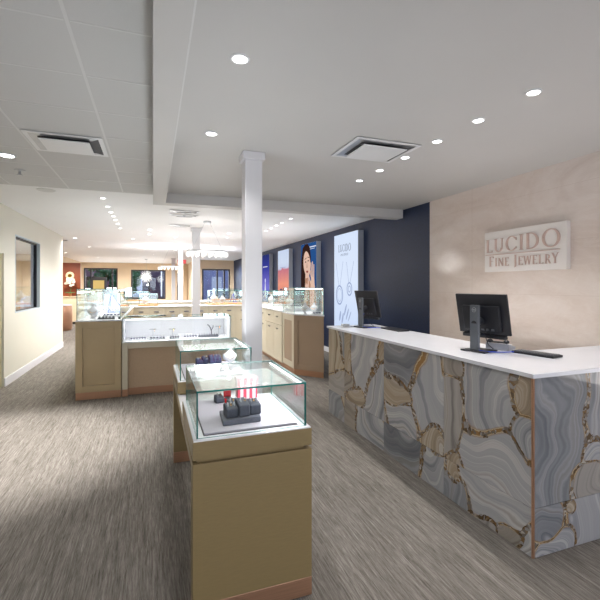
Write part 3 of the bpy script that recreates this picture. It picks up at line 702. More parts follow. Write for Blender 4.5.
hd=[[(.60,.0),(.86,.0),(.92,.6),(.86,1.02),(.70,1.05),(.62,.7)],line(.70,1.0,.58,1.30,.045)[0],line(.74,1.02,.67,1.38,.042)[0],line(.79,1.02,.76,1.40,.042)[0],line(.84,1.0,.84,1.33,.04)[0],line(.68,.86,.54,1.05,.05)[0],[(.14,.0),(.34,.0),(.44,.45),(.50,.82),(.38,.9),(.26,.55)]]
prt(lb,hd,SK,'printed_hands',y1_,.62,5)
prt(lb,line(.64,.1,.72,.8,.02)+line(.36,.1,.46,.7,.02)+ringseg(.67,1.16,.03,.02,.01,.01,0,360,10),SK2,'printed_hand_shade',y1_,.62,6)
WI=em('white_print',(236,240,250),.9)
prt(lb,rect(.52,1.74,.96,1.765)+rect(.6,1.70,.88,1.712),WI,'printed_rule',y1_,.62,1)
# sunset light box
lb=lightbox(11.22,12.30,gradient('pale_to_peach_print',[(0,(150,84,110)),(.25,(216,118,112)),(.48,(244,160,136)),(.70,(206,124,138)),(.73,(206,214,238)),(.8,(214,226,246)),(1,(206,220,244))],.62,2.61,.95),'light box printed pale sky above a peach pink field')
prt(lb,rect(.25,1.45,.8,1.47),INK2,'printed_rule',12.30,.62,1)
tw=[]
for i in range(5): tw+=[ell(.35,.25+.13*i,.16,.05,0,360,14)[:-1]]
prt(lb,tw,em('plum_print',(110,84,110),.7),'printed_ring_stack',12.30,.62,1)
# violet light box
lb=lightbox(13.32,14.40,gradient('violet_blue_print',[(0,(210,214,240)),(.3,(120,130,220)),(.45,(130,124,226)),(.75,(66,70,170)),(1,(44,54,120))],.62,2.61,.85),'violet blue light box farthest along the navy wall')
prt(lb,[[(.45,.5),(.68,.5),(.64,.8),(.60,1.0),(.53,1.0),(.48,.8)],ell(.565,1.08,.06,.08,0,360,12)[:-1]],WI,'printed_figure',14.40,.62,1)
prt(lb,rect(.25,1.55,.85,1.58),WI,'printed_rule',14.40,.62,1)

# ------------------------------------------------------------------ island
def panel_door(parent,x0,x1,z0,z1,y,m,fr=.06,name='door',t=.018):
    """framed door on a face looking towards -y at y"""
    t=.03 if t==.018 else t
    d=B().box(x0,y-t,z0,x0+fr,y,z1).box(x1-fr,y-t,z0,x1,y,z1).box(x0+fr,y-t,z1-fr,x1-fr,y,z1).box(x0+fr,y-t,z0,x1-fr,y,z0+fr).box(x0+fr,y-t*.12,z0+fr,x1-fr,y,z1-fr)
    return d.build(name,m,parent,bevel=.002)
A=thing('corner_cabinet',(-.695,6.4,0),'taupe panelled corner cabinet with copper kick, left end of the island','cabinet')
B().box(-.98,6.158,.10,-.41,6.75,1.055).build('body',M['cab_taupe'],A,bevel=.003)
panel_door(A,-.975,-.415,.105,1.05,6.1575,M['cab_taupe'],.085,'front_panel')
B().box(-.975,6.145,.003,-.415,6.74,.0995).build('copper_kick',M['copper'],A)
B().box(-.982,6.136,1.0555,-.405,6.75,1.068).build('white_top',M['white_gloss'],A)
# left flank
FL=thing('flank_counter',(-.695,8.3,0),'long left side counter of the island running back from the corner cabinet','counter')
B().box(-.98,6.755,.10,-.41,9.83,1.055).build('body',M['cab_taupe'],FL)
B().box(-.97,6.755,.003,-.42,9.83,.0995).build('copper_kick',M['copper'],FL)
B().box(-.982,6.752,1.0555,-.405,9.83,1.068).build('white_top',M['white_gloss'],FL)
tw=thing('glass_tower',(-.69,7.5,1.068),'tall glass display case on top of the taupe corner cabinet','showcase')
glassbox(tw,-.965,6.155,1.0685,-.425,9.3,1.497)
B().box(-.955,7.35,1.30,-.435,7.358,1.485,thin=.012).box(-.955,7.35,1.07,-.435,7.358,1.2995,thin=.012).build('glass_divider',[M['glass'],M['edge']],tw)
B().box(-.43,6.17,1.46,-.445,7.3,1.475).build('led_bar',M['led'],tw)
for zz in (1.08,1.44): B().box(-.452,6.158,zz,-.426,6.1685,zz+.028).build('clamp',M['black_plastic'],tw)
lamp('led_lamp',(-.69,7.2,1.44),'AREA',1.2,(.95,.97,1),tw,shape='RECTANGLE',size=.3,size_y=2)
lamp('added_case_fill',(-.69,8.0,1.42),'AREA',7,(.97,.98,1),tw,shape='RECTANGLE',size=.3,size_y=2.2).rotation_euler=(R(180),0,0)  # upward fill added in the tower for the ceiling above
lamp('added_rear_fill',(.9,10.2,1.5),'AREA',11,(.98,.98,1),None,shape='RECTANGLE',size=2.4,size_y=.3).rotation_euler=(R(180),0,0)  # upward fills added over the counters to lift the rear ceiling, no fixtures
lamp('added_rear_fill',(2.7,8.8,1.5),'AREA',12,(.98,.98,1),None,shape='RECTANGLE',size=.3,size_y=2.4).rotation_euler=(R(180),0,0)
lamp('added_rear_fill',(1,13.8,1.5),'AREA',50,(.98,.98,1),None,shape='RECTANGLE',size=3,size_y=.3).rotation_euler=(R(180),0,0)
# lit front showcase
LS=thing('lit_showcase',(.35,6.4,0),'long lit white showcase with jewellery behind glass, front of the island','showcase')
B().box(-.405,6.14,.10,-.33,6.72,.745).build('end_post',M['cab_cream'],LS,bevel=.003)
B().box(-.405,6.142,.003,-.33,6.70,.0995).build('copper_kick',M['copper'],LS)
B().box(1.04,6.14,.10,1.11,6.72,.745).build('end_post',M['cab_cream'],LS,bevel=.003)
B().box(-.329,6.14,.665,1.039,6.72,.745).build('rail',M['cab_cream'],LS,bevel=.003)
B().box(-.329,6.22,.10,1.039,6.70,.664).build('knee_panel',M['knee'],LS)
B().box(-.329,6.215,.003,1.039,6.70,.0995).build('copper_kick',M['copper'],LS)
B().box(-.405,6.14,.7455,1.11,6.72,.755).build('display_floor',M['white_gloss'],LS)
B().box(-.405,6.70,.7555,1.11,6.72,1.075).build('back_panel',M['white_gloss'],LS)
B().box(-.405,6.16,.7555,-.385,6.699,1.075).box(1.09,6.16,.7555,1.11,6.699,1.075).build('side_panel',M['white_gloss'],LS)
g=B().box(-.405,6.14,1.0755,1.11,6.72,1.085,thin=.012).box(-.404,6.141,.7555,1.109,6.149,1.075,thin=.012)
g.build('glass_cover',[M['glass'],M['edge']],LS)
B().box(-.36,6.155,1.062,1.08,6.17,1.0745).build('led_bar',M['led'],LS)
l=lamp('led_lamp',(.35,6.19,1.055),'AREA',5,(.97,.96,1),LS,shape='RECTANGLE',size=1.4,size_y=.02); l.rotation_euler=(R(25),0,0)
# jewellery inside it
def tray(x,y,z,w,d,label,grp,n_=5,m=None):
    o=thing('jewellery_tray',(x,y,z),label,'jewellery tray',grp)
    B().box(-w/2,-d/2,0,w/2,d/2,.018).build('tray',m or M['white_sil'],o,at=(0,0,0),bevel=.003)
    j=B()
    for i in range(n_):
        xx=-w/2+w*(i+.5)/n_; j.tube([(xx,.017*cos(a*pi/4),.040+.017*sin(a*pi/4)) for a in range(9)],.0035,6)
    j.build('rings',M['silver'],o,at=(0,0,0)); 
    s=B()
    for i in range(n_):
        xx=-w/2+w*(i+.5)/n_; s.box(xx-.3*w/n_,-d*.3,.0182,xx+.3*w/n_,d*.3,.034)
    s.build('pads',M['navy_pad'] if m is None else M['leather2'],o,at=(0,0,0)); return o
G1='jewellery trays in the lit showcase'
tray(-.20,6.35,.7555,.22,.10,'ring tray farthest left in the lit white showcase',G1,6)
tray(.06,6.33,.7555,.22,.10,'ring tray second from left in the lit white showcase',G1,5,M['silver'])
tray(.30,6.33,.7555,.14,.10,'ring tray third from left in the lit white showcase',G1,4,M['silver'])
tray(.53,6.33,.7555,.20,.10,'ring tray right of centre in the lit white showcase',G1,5)
tray(.80,6.38,.7555,.30,.10,'long ring tray farthest right in the lit white showcase',G1,8,M['grey_plastic'])
def tbar(x,y,z,h,label):
    o=thing('bracelet_stand',(x,y,z),label,'jewellery stand')
    B().cyl((0,0,0),(0,0,.006),.03,.03,16).cyl((0,0,.006),(0,0,h),.004,.004,8).build('stem',M['silver'],o,at=(0,0,0))
    B().cyl((-.05,0,h),(.05,0,h),.008,.008,12).build('bar',M['silver'],o,at=(0,0,0))
    B().tube([(.02+0*a,.02*cos(a*pi/5),h-.018+.022*sin(a*pi/5)) for a in range(11)],.003,6).build('bracelet',M['gold'],o,at=(0,0,0))
tbar(.0,6.52,.7555,.13,'silver bracelet stand at the left of the lit showcase'); tbar(.28,6.56,.7555,.12,'silver bracelet stand in the middle of the lit showcase')
tbar(.98,6.54,.7555,.14,'silver bracelet stand at the right end of the lit showcase')
wv=thing('earring_branch',(.86,6.5,.7555),'dark curved earring stand standing tall in the lit showcase','jewellery stand')
B().cyl((0,0,0),(0,0,.008),.03,.025,14).tube([(0,0,.008),(.005,0,.07),(-.01,0,.12),(-.035,0,.16),(-.06,0,.175)],.007,8).tube([(.003,0,.09),(.03,0,.13),(.03,0,.16)],.005,8).build('branch',M['leather'],wv,at=(0,0,0))
B().box(.36,6.44,.756,.56,6.54,.80).build('riser',M['white_sil'],LS)

# cabinets with drawers and doors, face looking -y (made once, copied)
def drawer_cabinet(x0,y,w,label,grp,mt='cab_cream',dep=.55,ztop=1.045):
    o=thing('drawer_cabinet',(x0+w/2,y,0),label,'cabinet',grp); P=dict(at=(0,0,0))
    h=w/2
    B().box(-h+.001,.02,.08,h-.001,dep,ztop).build('body',M[mt],o,**P)
    B().box(-h+.001,.05,.003,h-.001,dep,.0795).build('kick',M['copper'],o,**P)
    for k in (0,1):
        a=-h+.004+k*h; b=a+h-.008
        d=B().box(a,0,.79,b,.0195,1.03).build('drawer',M[mt],o,bevel=.003,**P)
        B().box((a+b)/2-.05,-.026,.925,(a+b)/2+.05,-.012,.950).box((a+b)/2-.045,-.012,.938,(a+b)/2-.037,-.0005,.947).box((a+b)/2+.037,-.012,.938,(a+b)/2+.045,-.0005,.947).build('handle',M['handle'],d,**P)
        f=.05
        dr=B().box(a,0,.09,a+f,.0195,.78).box(b-f,0,.09,b,.0195,.78).box(a+f,0,.73,b-f,.0195,.78).box(a+f,0,.09,b-f,.0195,.14).box(a+f,.001,.14,b-f,.0195,.73).build('door',M[mt],o,**P)
        B().box((a+b)/2-.05,-.026,.695,(a+b)/2+.05,-.012,.720).box((a+b)/2-.045,-.012,.703,(a+b)/2-.037,-.0005,.712).box((a+b)/2+.037,-.012,.703,(a+b)/2+.045,-.0005,.712).build('handle',M['handle'],dr,**P)
    return o
G='cream drawer cabinets along the back of the island'
names=['farthest left','second from left','third from left','fourth from left']
proto=drawer_cabinet(-.42,9.86,.66,'cream drawer cabinet farthest left along the back of the island',G)
for i in range(1,4):
    c=copy_tree(proto); c.location.x+=.662*i; c['label']='cream drawer cabinet %s along the back of the island'%names[i]
BT=thing('back_counter_top',(.95,10.2,1.0455),'white counter top over the cream cabinets at the back of the island','worktop')
B().box(-.98,9.835,1.0455,2.26,10.45,1.068).build('top',M['white_gloss'],BT,bevel=.002)
# glass cases on the back counter
def topcase(x0,y0,x1,y1,z0,z1,label,cat='showcase',base=True,m='orange_wood'):
    o=thing('glass_case',((x0+x1)/2,(y0+y1)/2,z0),label,cat)
    zb=z0+.0005
    if base: B().box(x0-.02,y0-.02,zb,x1+.02,y1+.02,zb+.035).build('wooden_base',M[m],o,bevel=.002); zb+=.0355
    glassbox(o,x0,y0,zb,x1,y1,z1)
    return o
topcase(1.28,10.0,2.1,10.4,1.068,1.42,'glass case on an orange wooden base, right end of the island back counter')
topcase(-.3,10.0,.1,10.35,1.068,1.34,'small glass case on a wooden base, left end of the island back counter')
def easel(x,y,z,s,label,rz=0):
    o=thing('display_easel',(x,y,z),label,'display stand'); o.rotation_euler=(0,0,rz); P=dict(at=(0,0,0))
    B().tube([(-.10*s,0,.004),(-.05*s,.02*s,.30*s)],.008*s).tube([(-.05*s,0.02*s,.30*s),(.13*s,0,.012)],.008*s).tube([(-.12*s,-.02*s,.02),(.14*s,-.03*s,.012)],.010*s).build('frame',M['blue_cable'],o,**P)
    B().tube([(-.05*s,.02*s,.30*s),(-.03*s,.15*s,.008)],.007*s).build('back_leg',M['blue_cable'],o,**P)
easel(-.62,7.75,1.0685,1.15,'blue wire display easel in the glass tower of the island',R(20))
easel(1.93,10.2,1.104,.8,'blue display easel in the glass case on the island back counter',R(60))
bust(1.42,10.18,1.104,1.5,'white necklace bust left in the back counter glass case')
bust(1.63,10.2,1.104,1.2,'smaller white necklace bust in the middle of the back counter glass case')
bust(-.16,10.15,1.104,1.3,'white necklace bust in the small left glass case on the back counter')
tray(-.62,6.38,1.0685,.22,.12,'dark topped tray nearest in the glass tower','trays in the glass tower',5,M['grey_plastic'])
tray(-.60,6.9,1.0685,.25,.12,'white ring tray behind the dark tray in the glass tower','trays in the glass tower',5)
tray(-.74,8.4,1.0685,.30,.12,'white ring tray deep inside the glass tower','trays in the glass tower',6)
bust(-.82,6.62,1.0685,1.3,'taller white necklace bust in the left corner of the glass tower')
bust(-.83,7.0,1.0685,1.1,'white necklace bust behind the taller one in the glass tower')

# distant second counter run
D2=thing('rear_counter',(1.2,13.8,0),'long pale counter run beyond the island, under the far window light','counter')
B().box(-.9,13.5,.08,3.0,14.1,1.0).build('body',M['cab_cream'],D2)
B().box(-.9,13.52,.003,3.0,14.05,.0795).build('kick',M['copper'],D2)
B().box(-.93,13.47,1.0005,3.03,14.13,1.045).build('top',M['white_gloss'],D2)
topcase(1.9,13.55,2.9,13.95,1.045,1.42,'glass case on the right end of the far counter run')
topcase(-.75,13.6,-.1,13.95,1.045,1.34,'glass case on the left end of the far counter run')
tray(2.2,13.75,1.0810,.3,.15,'ring tray inside the glass case on the right of the far counter','far ring trays',5)
bust(2.6,13.75,1.081,1.6,'white necklace bust in the glass case on the right of the far counter')

# ------------------------------------------------------------------ wall side counter run on the right
EP=thing('angled_end_cabinet',(2.6,6.7,0),'brown angled end cabinet of the navy wall counter, panelled with copper kick','cabinet')
poly=[(2.28,6.65),(2.66,6.19),(2.95,6.95),(2.95,7.32),(2.28,7.32)]
def inset(p,d):
    cx=sum(a for a,b in p)/len(p); cy=sum(b for a,b in p)/len(p)
    return [(a+(cx-a)*d,b+(cy-b)*d) for a,b in p]
B().prism(inset(poly,.03),.10,1.03).build('body',M['cab_brown'],EP,bevel=.003)
B().prism(inset(poly,.045),.003,.0995).build('copper_kick',M['copper'],EP)
B().prism(poly,1.0305,1.05).build('white_top',M['white_gloss'],EP,bevel=.002)
# framed panels on the angled face and on the side face
p0=Vector((2.293,6.655,0)); p1=Vector((2.66,6.207,0)); u=(p1-p0).normalized(); nn=Vector((u.y,-u.x,0)); Wf=(p1-p0).length
def frame2(w,h,f): return rect(0,0,f,h)+rect(w-f,0,w,h)+rect(f,h-f,w-f,h)+rect(f,0,w-f,f)
B().flat(frame2(Wf,.92,.08),p0+Vector((0,0,.105)),u,(0,0,1),nn,.012).build('front_panel',M['cab_brown'],EP,bevel=.002)
B().flat(frame2(.64,.92,.10),Vector((2.297,7.30,.105)),(0,-1,0),(0,0,1),(-1,0,0),.012).build('side_panel',M['cab_cream'],EP,bevel=.002)
ec=thing('corner_glass_case',(2.6,6.7,1.05),'clear glass case with a lit top edge on the brown angled cabinet','showcase')
pg=inset(poly,.04); g=B()
for a,b in zip(pg,pg[1:]+pg[:1]):
    a=Vector(a+(0,));b=Vector(b+(0,)); uu=(b-a).normalized(); n2=Vector((-uu.y,uu.x,0)); L=(b-a).length
    g.cur=0; st=len(g.f); g.flat([[(.001,0),(L-.001,0),(L-.001,.445),(.001,.445)]],a+Vector((0,0,1.0505)),uu,(0,0,1),n2,.007)
    for k in range(2,6): g.mi[st+k]=1
st=len(g.f); g.prism(pg,1.4965,1.504)
for k in range(2,7): g.mi[st+k]=1
g.build('glass_cover',[M['glass'],M['edge']],ec)
q0=Vector(pg[0]+(1.487,)); q1=Vector(pg[1]+(1.487,)); B().cyl(q0*.97+q1*.03+Vector((.02,.02,0)),q1*.97+q0*.03+Vector((.0,.03,0)),.006).build('led_bar',M['led'],ec)
lamp('led_lamp',(2.65,6.75,1.47),'AREA',1.6,(.95,.97,1),ec,shape='SQUARE',size=.3)
bust(2.48,6.62,1.0505,1.25,'left white necklace bust nearest in the angled glass case',None,R(-40))
bust(2.72,6.8,1.0505,1.15,'white necklace bust behind in the angled glass case',None,R(-40))
tray(2.62,6.42,1.0505,.16,.08,'small ring tray at the front of the angled glass case','trays along the navy wall counter',3)
# drawer cabinets facing -x : rotate the same cabinet
G='cream drawer cabinets along the navy wall'
wide=drawer_cabinet(0,0,1.10,'nearest cream drawer cabinet along the navy wall counter',G)
for i,nm in enumerate(['nearest','middle','farthest']):
    c=wide if i==0 else copy_tree(wide); c.rotation_euler=(0,0,R(-90)); c.location=(2.28,7.33+.552+1.104*i,0)
    c['label']='%s cream drawer cabinet along the navy wall counter'%nm
WT=thing('wall_counter_top',(2.6,9.0,1.0455),'white counter top running along below the navy wall light boxes','worktop')
B().box(2.262,7.325,1.0455,2.95,10.64,1.066).build('top',M['white_gloss'],WT,bevel=.002)
for k,(ya,yb,nm) in enumerate(((7.45,8.35,'nearest'),(8.75,9.45,'middle'),(9.85,10.55,'farthest'))):
    topcase(2.40,ya,2.88,yb,1.066,1.44-.02*k,'%s glass case standing on the white navy wall counter'%nm,m='white_sil')
    bust(2.55,ya+.25,1.1025,1.5,'white necklace bust in the %s glass case along the navy wall'%nm,None,R(-60))
    tray(2.75,ya+.45,1.1025,.2,.12,'ring tray in the %s glass case along the navy wall'%nm,'trays along the navy wall counter',4)
# ring tower in front of the sunset box
rt=thing('ring_tower',(2.70,9.65,1.0665),'stacked dark bangle tower before the peach light box','jewellery stand')
t2=B().cyl((0,0,0),(0,0,.33),.012,.012,10).cyl((0,0,0),(0,0,.012),.06,.06,18)
t2.build('stem',M['silver'],rt,at=(0,0,0))
for i in range(5): B().cyl((0,0,.05+.055*i),(0,0,.085+.055*i),.05,.05,20).build('bangle',M['leather'] if i%2 else M['rose'],rt,at=(0,0,0))

# ------------------------------------------------------------------ left rear area
op=tag(B().box(-3.59,18.74,0,-2.80,18.83,2.45).build('feature_panel',M['orange_panel']),'tall rust orange wall panel behind the flowers, far left','wall panel')
ch=thing('sideboard',(-3.1,18.5,0),'light maple sideboard below the rust orange panel','cabinet')
B().box(-3.50,18.2,.09,-2.60,18.72,1.07).build('body',M['beige_cab'],ch); B().box(-3.48,18.23,.003,-2.62,18.70,.0895).build('kick',M['dark_frame'],ch)
B().box(-3.53,18.17,1.0705,-2.57,18.735,1.10).build('top',M['beige_cab'],ch,bevel=.002)
for i,(z,r) in enumerate(((1.93,.16),)):
    dk=thing('wall_disc',(-3.17,18.70,z),'round gold wall disc above the white orchid','wall decor')
    B().cyl((-3.17,18.735,z),(-3.17,18.70,z),r,r*.93,28).build('disc',M['gold2'] if 'gold2' in M else M['beige_cab'],dk); B().cyl((-3.17,18.699,z),(-3.17,18.69,z),r*.45,r*.4,20).build('boss',M['gold'],dk)
fl=thing('orchid',(-3.12,18.45,1.1005),'white orchid in a clay pot on the sideboard','potted plant'); P=dict(at=(0,0,0))
B().lathe([(.05,0),(.075,.10),(.08,.12),(.0,.11)],(0,0,0),18).build('pot',M['terracotta'],fl,**P)
B().tube([(0,0,.1),(.02,0,.3),(.0,0,.5),(-.06,-.02,.58)],.006).tube([(0,0,.1),(.04,.0,.3),(.08,0,.45)],.006).build('stems',M['leaf'],fl,**P)
lv=B()
for a in range(6):
    t=a*pi/3; lv.ball((.10*cos(t),.10*sin(t),.15),.10,10,.16,1,.5)
lv.build('leaves',M['leaf'],fl,smooth=True,**P)
pt=B(); rr=random.Random(3)
for i in range(26): pt.ball((rr.uniform(-.17,.16),rr.uniform(-.06,.05),rr.uniform(.42,.70)),rr.uniform(.04,.065),8,.8)
pt.build('blossoms',M['petal'],fl,smooth=True,**P)
cc=thing('copper_display_case',(-2.95,15.8,0),'rounded copper fronted display case past the end of the left wall','showcase')
B().lathe([(.40,.003),(.43,.08),(.43,.80),(.40,.84)],(-3.05,15.9,0),32).build('drum',M['copper'],cc,smooth=True)
B().cyl((-3.05,15.9,.8405),(-3.05,15.9,.87),.42,.42,32).build('top',M['white_gloss'],cc)
# desk and tub chair seen through the tower
dk=thing('desk',(-1.7,14.6,0),'honey orange wooden desk beyond the glass tower','desk')
B().box(-1.97,14.3,.98,-1.40,14.95,1.02).build('desk_top',M['orange_wood'],dk,bevel=.003)
B().box(-1.95,14.33,.003,-1.89,14.92,.9795).box(-1.48,14.33,.003,-1.42,14.92,.9795).build('side_panel',M['orange_wood'],dk)
B().box(-1.889,14.34,.1,-1.481,14.37,.9795).build('modesty_panel',M['orange_wood'],dk)
tc_=thing('tub_chair',(-1.44,12.9,0),'pale blue and white upholstered tub chair with wooden arms','chair'); P=dict(at=(0,0,0))
bk=B()
for a in range(-90,91,15):
    t0,t1=R(a-8),R(a+8)
    bk.prism([(.30*sin(t0),.30*cos(t0)),(.38*sin(t0),.38*cos(t0)),(.38*sin(t1),.38*cos(t1)),(.30*sin(t1),.30*cos(t1))],.42,1.18+.10*cos(R(a)))
bk.build('backrest',M['chair_fabric'],tc_,**P)
B().lathe([(.29,.42),(.31,.47),(.29,.55),(.0,.57)],(0,0,0),24).build('seat',M['chair_fabric'],tc_,smooth=True,**P)
for sx_ in (-1,1):
    for sy_ in (-1,1): B().cyl((.2*sx_,.2*sy_,0.002),(.22*sx_,.22*sy_,.42),.02,.025,10).build('leg',M['orange_wood'],tc_,**P)
B().tube([(.40*sin(R(a)),.40*cos(R(a)),.95+.12*cos(R(a))) for a in range(-95,96,19)],.022,8).build('arm_rail',M['orange_wood'],tc_,**P)
# window sign hanging in the left rear window
ws=thing('window_sign',(-2.75,24.3,1.8),'gold panel with black border hanging in the left rear window','sign')
B().box(-3.15,24.30,1.15,-2.35,24.34,1.98).build('border',M['black_plastic'],ws); B().box(-3.02,24.29,1.27,-2.48,24.2995,1.80).build('gold_panel',emat('gold_lit_panel',(240,206,130),.9),ws)
B().cyl((-2.75,24.32,1.98),(-2.75,24.32,2.20),.008,.008,6).build('hanger',M['black_plastic'],ws)
# counter seen through the interior window
ic=thing('alcove_counter',(-3.5,12.9,0),'wooden counter with glass case seen through the left wall window','counter')
B().box(-4.4,12.4,.003,-2.75,13.0,.98).build('body',M['orange_wood'],ic); B().box(-4.43,12.37,.9805,-2.72,13.03,1.04).build('top',M['white_gloss'],ic,bevel=.003)
topcase(-3.55,12.5,-2.95,12.9,1.04,1.5,'glass case on the alcove counter behind the interior window')
bust(-3.85,12.7,1.0405,2.2,'large white necklace bust on the alcove counter, left of its glass case')
bust(-3.3,12.7,1.0765,2.1,'white necklace bust inside the alcove glass case')
cu=tag(B().prism([(-4.35+.04*i,18.72+(.03 if i%2 else 0)) for i in range(8)]+[(-4.07,18.79),(-4.35,18.79)],.3,2.4).build('curtain',M['white_sil']),'narrow white curtain on the alcove wall behind the interior window','curtain')

# ------------------------------------------------------------------ ceiling fittings
def downlight(x,y,label,group,power,r=.062,z=H,cone=125,col=(1,.975,.95)):
    o=thing('recessed_downlight',(x,y,z),label,'ceiling light',group)
    B().lathe([(r*1.30,-.0005),(r*1.30,-.006),(r*1.02,-.010),(r*1.0,-.0045)],(0,0,0),28).build('trim_ring',M['diffuser_white'],o,at=(0,0,0),smooth=True)
    B().cyl((0,0,-.0005),(0,0,-.0045),r,r,24).build('lens',M['lens'],o,at=(0,0,0))
    l=lamp('spot_lamp',(x,y,z-.02),'SPOT',power,col,o,spot_size=R(cone),spot_blend=.7,shadow_soft_size=r*.8)
    return o
O=['nearest','second nearest','third nearest','fourth nearest','fifth nearest','farthest']

K=1.0; DAY=22
for i,y in enumerate((1.92,2.385,2.85,3.315,3.78,4.23)):
    downlight(2.26,y,'%s of the six glaring downlights over the reception counter'%O[i],'downlights over the reception counter',26*K,.037)
for y,nm in ((2.17,'nearer'),(3.32,'farther')): downlight(.44,y,'%s of two downlights above the front glass showcases'%nm,'downlights above the front showcases',30*K,.040)
downlight(.44,.6,'downlight over the aisle before the front showcase','downlights above the front showcases',22*K,.055)
downlight(-1.29,4.53,'bright downlight in the ceiling tiles left of the square vent','downlights in the tiled ceiling',650*K,.06,cone=62)
for x in (2.26,3.2): downlight(x,.9,'downlight over the staff side of the reception counter','downlights over the staff side',18*K,.05)
O7=['nearest','second','third','fourth','fifth','sixth','farthest']
for i,y in enumerate((6.3,6.95,7.45,7.88,8.33,8.83,9.5)):
    downlight(-.66,y,'%s in the row of seven small downlights over the island left side'%O7[i],'downlights over the island left side',36*K,.034,cone=160)
for x,y,nm in ((-.07,9.55,'over the island back counter, left of the near pair'),(-.08,10.39,'just behind the island back counter'),(-.5,11.6,'left of centre beyond the island'),(-.08,12.92,'before the far counter run'),(-1.9,11.88,'just past the end of the left wall'),(-1.9,14.49,'above the copper display case'),(.53,10.82,'left of the near ring chandelier end'),(.98,10.85,'under the third vent row'),(1.68,9.56,'right of the second column, nearer'),(1.79,10.48,'right of the second column, farther'),(1.6,12.6,'over the right of the far counter run'),(-3.1,17.4,'above the maple sideboard'),(0,17,'deep in the shop centre'),(2.6,17,'deep in the shop on the right'),(-2.3,20,'before the left rear window'),(1,21,'deep in the shop near the exit sign'),(-2.6,22.6,'added to brighten the wall at the left rear window'),(-.3,22.6,'added to brighten the wall at the middle rear window'),(3.0,18.6,'added to brighten the wall at the right rear window'),(-4.6,13.2,'over the alcove counter'),(-4.6,16.5,'before the curtained alcove wall'),(-4.2,9.5,'in the alcove behind the left wall')):
    downlight(x,y,'small recessed downlight '+nm,'scattered rear downlights',(270 if y>15 else (230 if x<-4 else (70 if y==11.88 else 125)))*K,.045,cone=165)  # the three by the rear windows are added to light the back walls
for i,y in enumerate((7.08,7.61,7.99,8.40,8.83)):
    downlight(2.37,y,'%s in the row of five small downlights along the navy wall counter'%O7[i],'downlights along the navy wall counter',34*K,.034)
# square ceiling diffusers
def diffuser(x0,y0,x1,y1,label,group=None):
    o=thing('ceiling_vent',((x0+x1)/2,(y0+y1)/2,H),label,'vent',group)
    t=.035; g=B().box(x0,y0,H-.012,x1,y0+t,H-.0065).box(x0,y1-t,H-.012,x1,y1,H-.0065).box(x0,y0+t,H-.012,x0+t,y1-t,H-.0065).box(x1-t,y0+t,H-.012,x1,y1-t,H-.0065)
    g.build('frame',M['diffuser_white'],o,bevel=.002)
    B().box(x0+t*.5,y0+t*.5,H-.0063,x1-t*.5,y1-t*.5,H-.0055).build('slot',M['slot'],o)
    # sloping vanes and centre plate
    v=B(); a,b,c,d=x0+t,y0+t,x1-t,y1-t; s=.055
    v.add([(a,b,H-.010),(c,b,H-.010),(c-s,b+s,H-.006-.0065),(a+s,b+s,H-.0125)],[(0,1,2,3)])
    v.add([(a,d,H-.010),(c,d,H-.010),(c-s,d-s,H-.0125),(a+s,d-s,H-.0125)],[(3,2,1,0)])
    v.add([(a,b,H-.010),(a,d,H-.010),(a+s,d-s,H-.0125),(a+s,b+s,H-.0125)],[(3,2,1,0)])
    v.build('vane',M['silver'],o)
    B().box(a+s+.015,b+s*.7,H-.040,c-s-.015,d-s*1.3,H-.030).build('centre_plate',M['diffuser_white'],o,bevel=.003)
    B().box((a+c)/2-.01,(b+d)/2-.01,H-.0299,(a+c)/2+.01,(b+d)/2+.01,H-.0064).build('post',M['silver'],o)
diffuser(1.57,2.97,2.20,3.50,'large square ceiling vent above the aisle beside the row of six downlights')
diffuser(-.975,3.73,-.395,4.24,'square vent set in the ceiling tiles at left')
diffuser(.25,6.9,.72,7.12,'wide slim ceiling vent just beyond the soffit beam'); diffuser(.27,7.3,.75,7.46,'wide slim ceiling vent second beyond the soffit beam'); diffuser(.31,8.55,.75,8.75,'wide slim ceiling vent before the second column')
diffuser(-2.5,12.4,-2.15,12.7,'small dark vent beyond the end of the left wall')
sp=thing('sprinkler',(-1.33,5.08,H),'chrome sprinkler head in the tiled ceiling at far left','sprinkler')
B().lathe([(.0,-.012),(.05,-.008),(.055,-.0006)],(-1.33,5.08,H),20).build('rosette',M['silver'],sp,smooth=True)
B().cyl((-1.33,5.08,H-.012),(-1.33,5.08,H-.05),.012).cyl((-1.33,5.08,H-.05),(-1.33,5.08,H-.055),.03).build('head',M['silver'],sp)
sk=tag(B().cyl((-1.29,6.03,H-.0005),(-1.29,6.03,H-.008),.11,.10,28).build('ceiling_speaker',M['grid']),'flat round speaker disc in the ceiling behind the sprinkler','speaker')
# ring chandeliers
def chandelier(x,y,zr,w,label):
    o=thing('ring_chandelier',(x,y,zr),label,'chandelier')
    B().cyl((x,y,H-.0005),(x,y,H-.035),.075,.075,24).build('canopy',M['silver'],o)
    a=w/2; b=w*.26
    for s in (-1,1): B().cyl((x+.05*s,y,H-.03),(x+a*.8*s,y,zr+.04),.003,.003,6).build('wire',M['silver'],o)
    rg_=B()
    k=36
    for i in range(k):
        p=(x+a*cos(2*pi*i/k),y+b*sin(2*pi*i/k)); q=(x+a*cos(2*pi*(i+1)/k),y+b*sin(2*pi*(i+1)/k))
        rg_.cyl(p+(zr+.04,),q+(zr+.04,),.012,.012,6)
    rg_.build('ring_frame',M['silver'],o)
    for i in range(0,k,2): B().lathe([(0,-.065),(.024,-.03),(.030,0),(.018,.025),(0,.03)],(x+a*cos(2*pi*i/k),y+b*sin(2*pi*i/k),zr-.015),6).build('crystal',M['crystal'],o)
    lamp('ring_lamp',(x,y,zr-.08),'POINT',16,(1,.97,.94),o,shadow_soft_size=.25)
chandelier(.98,7.95,2.16,.74,'long oval crystal ring chandelier hanging before the second column')
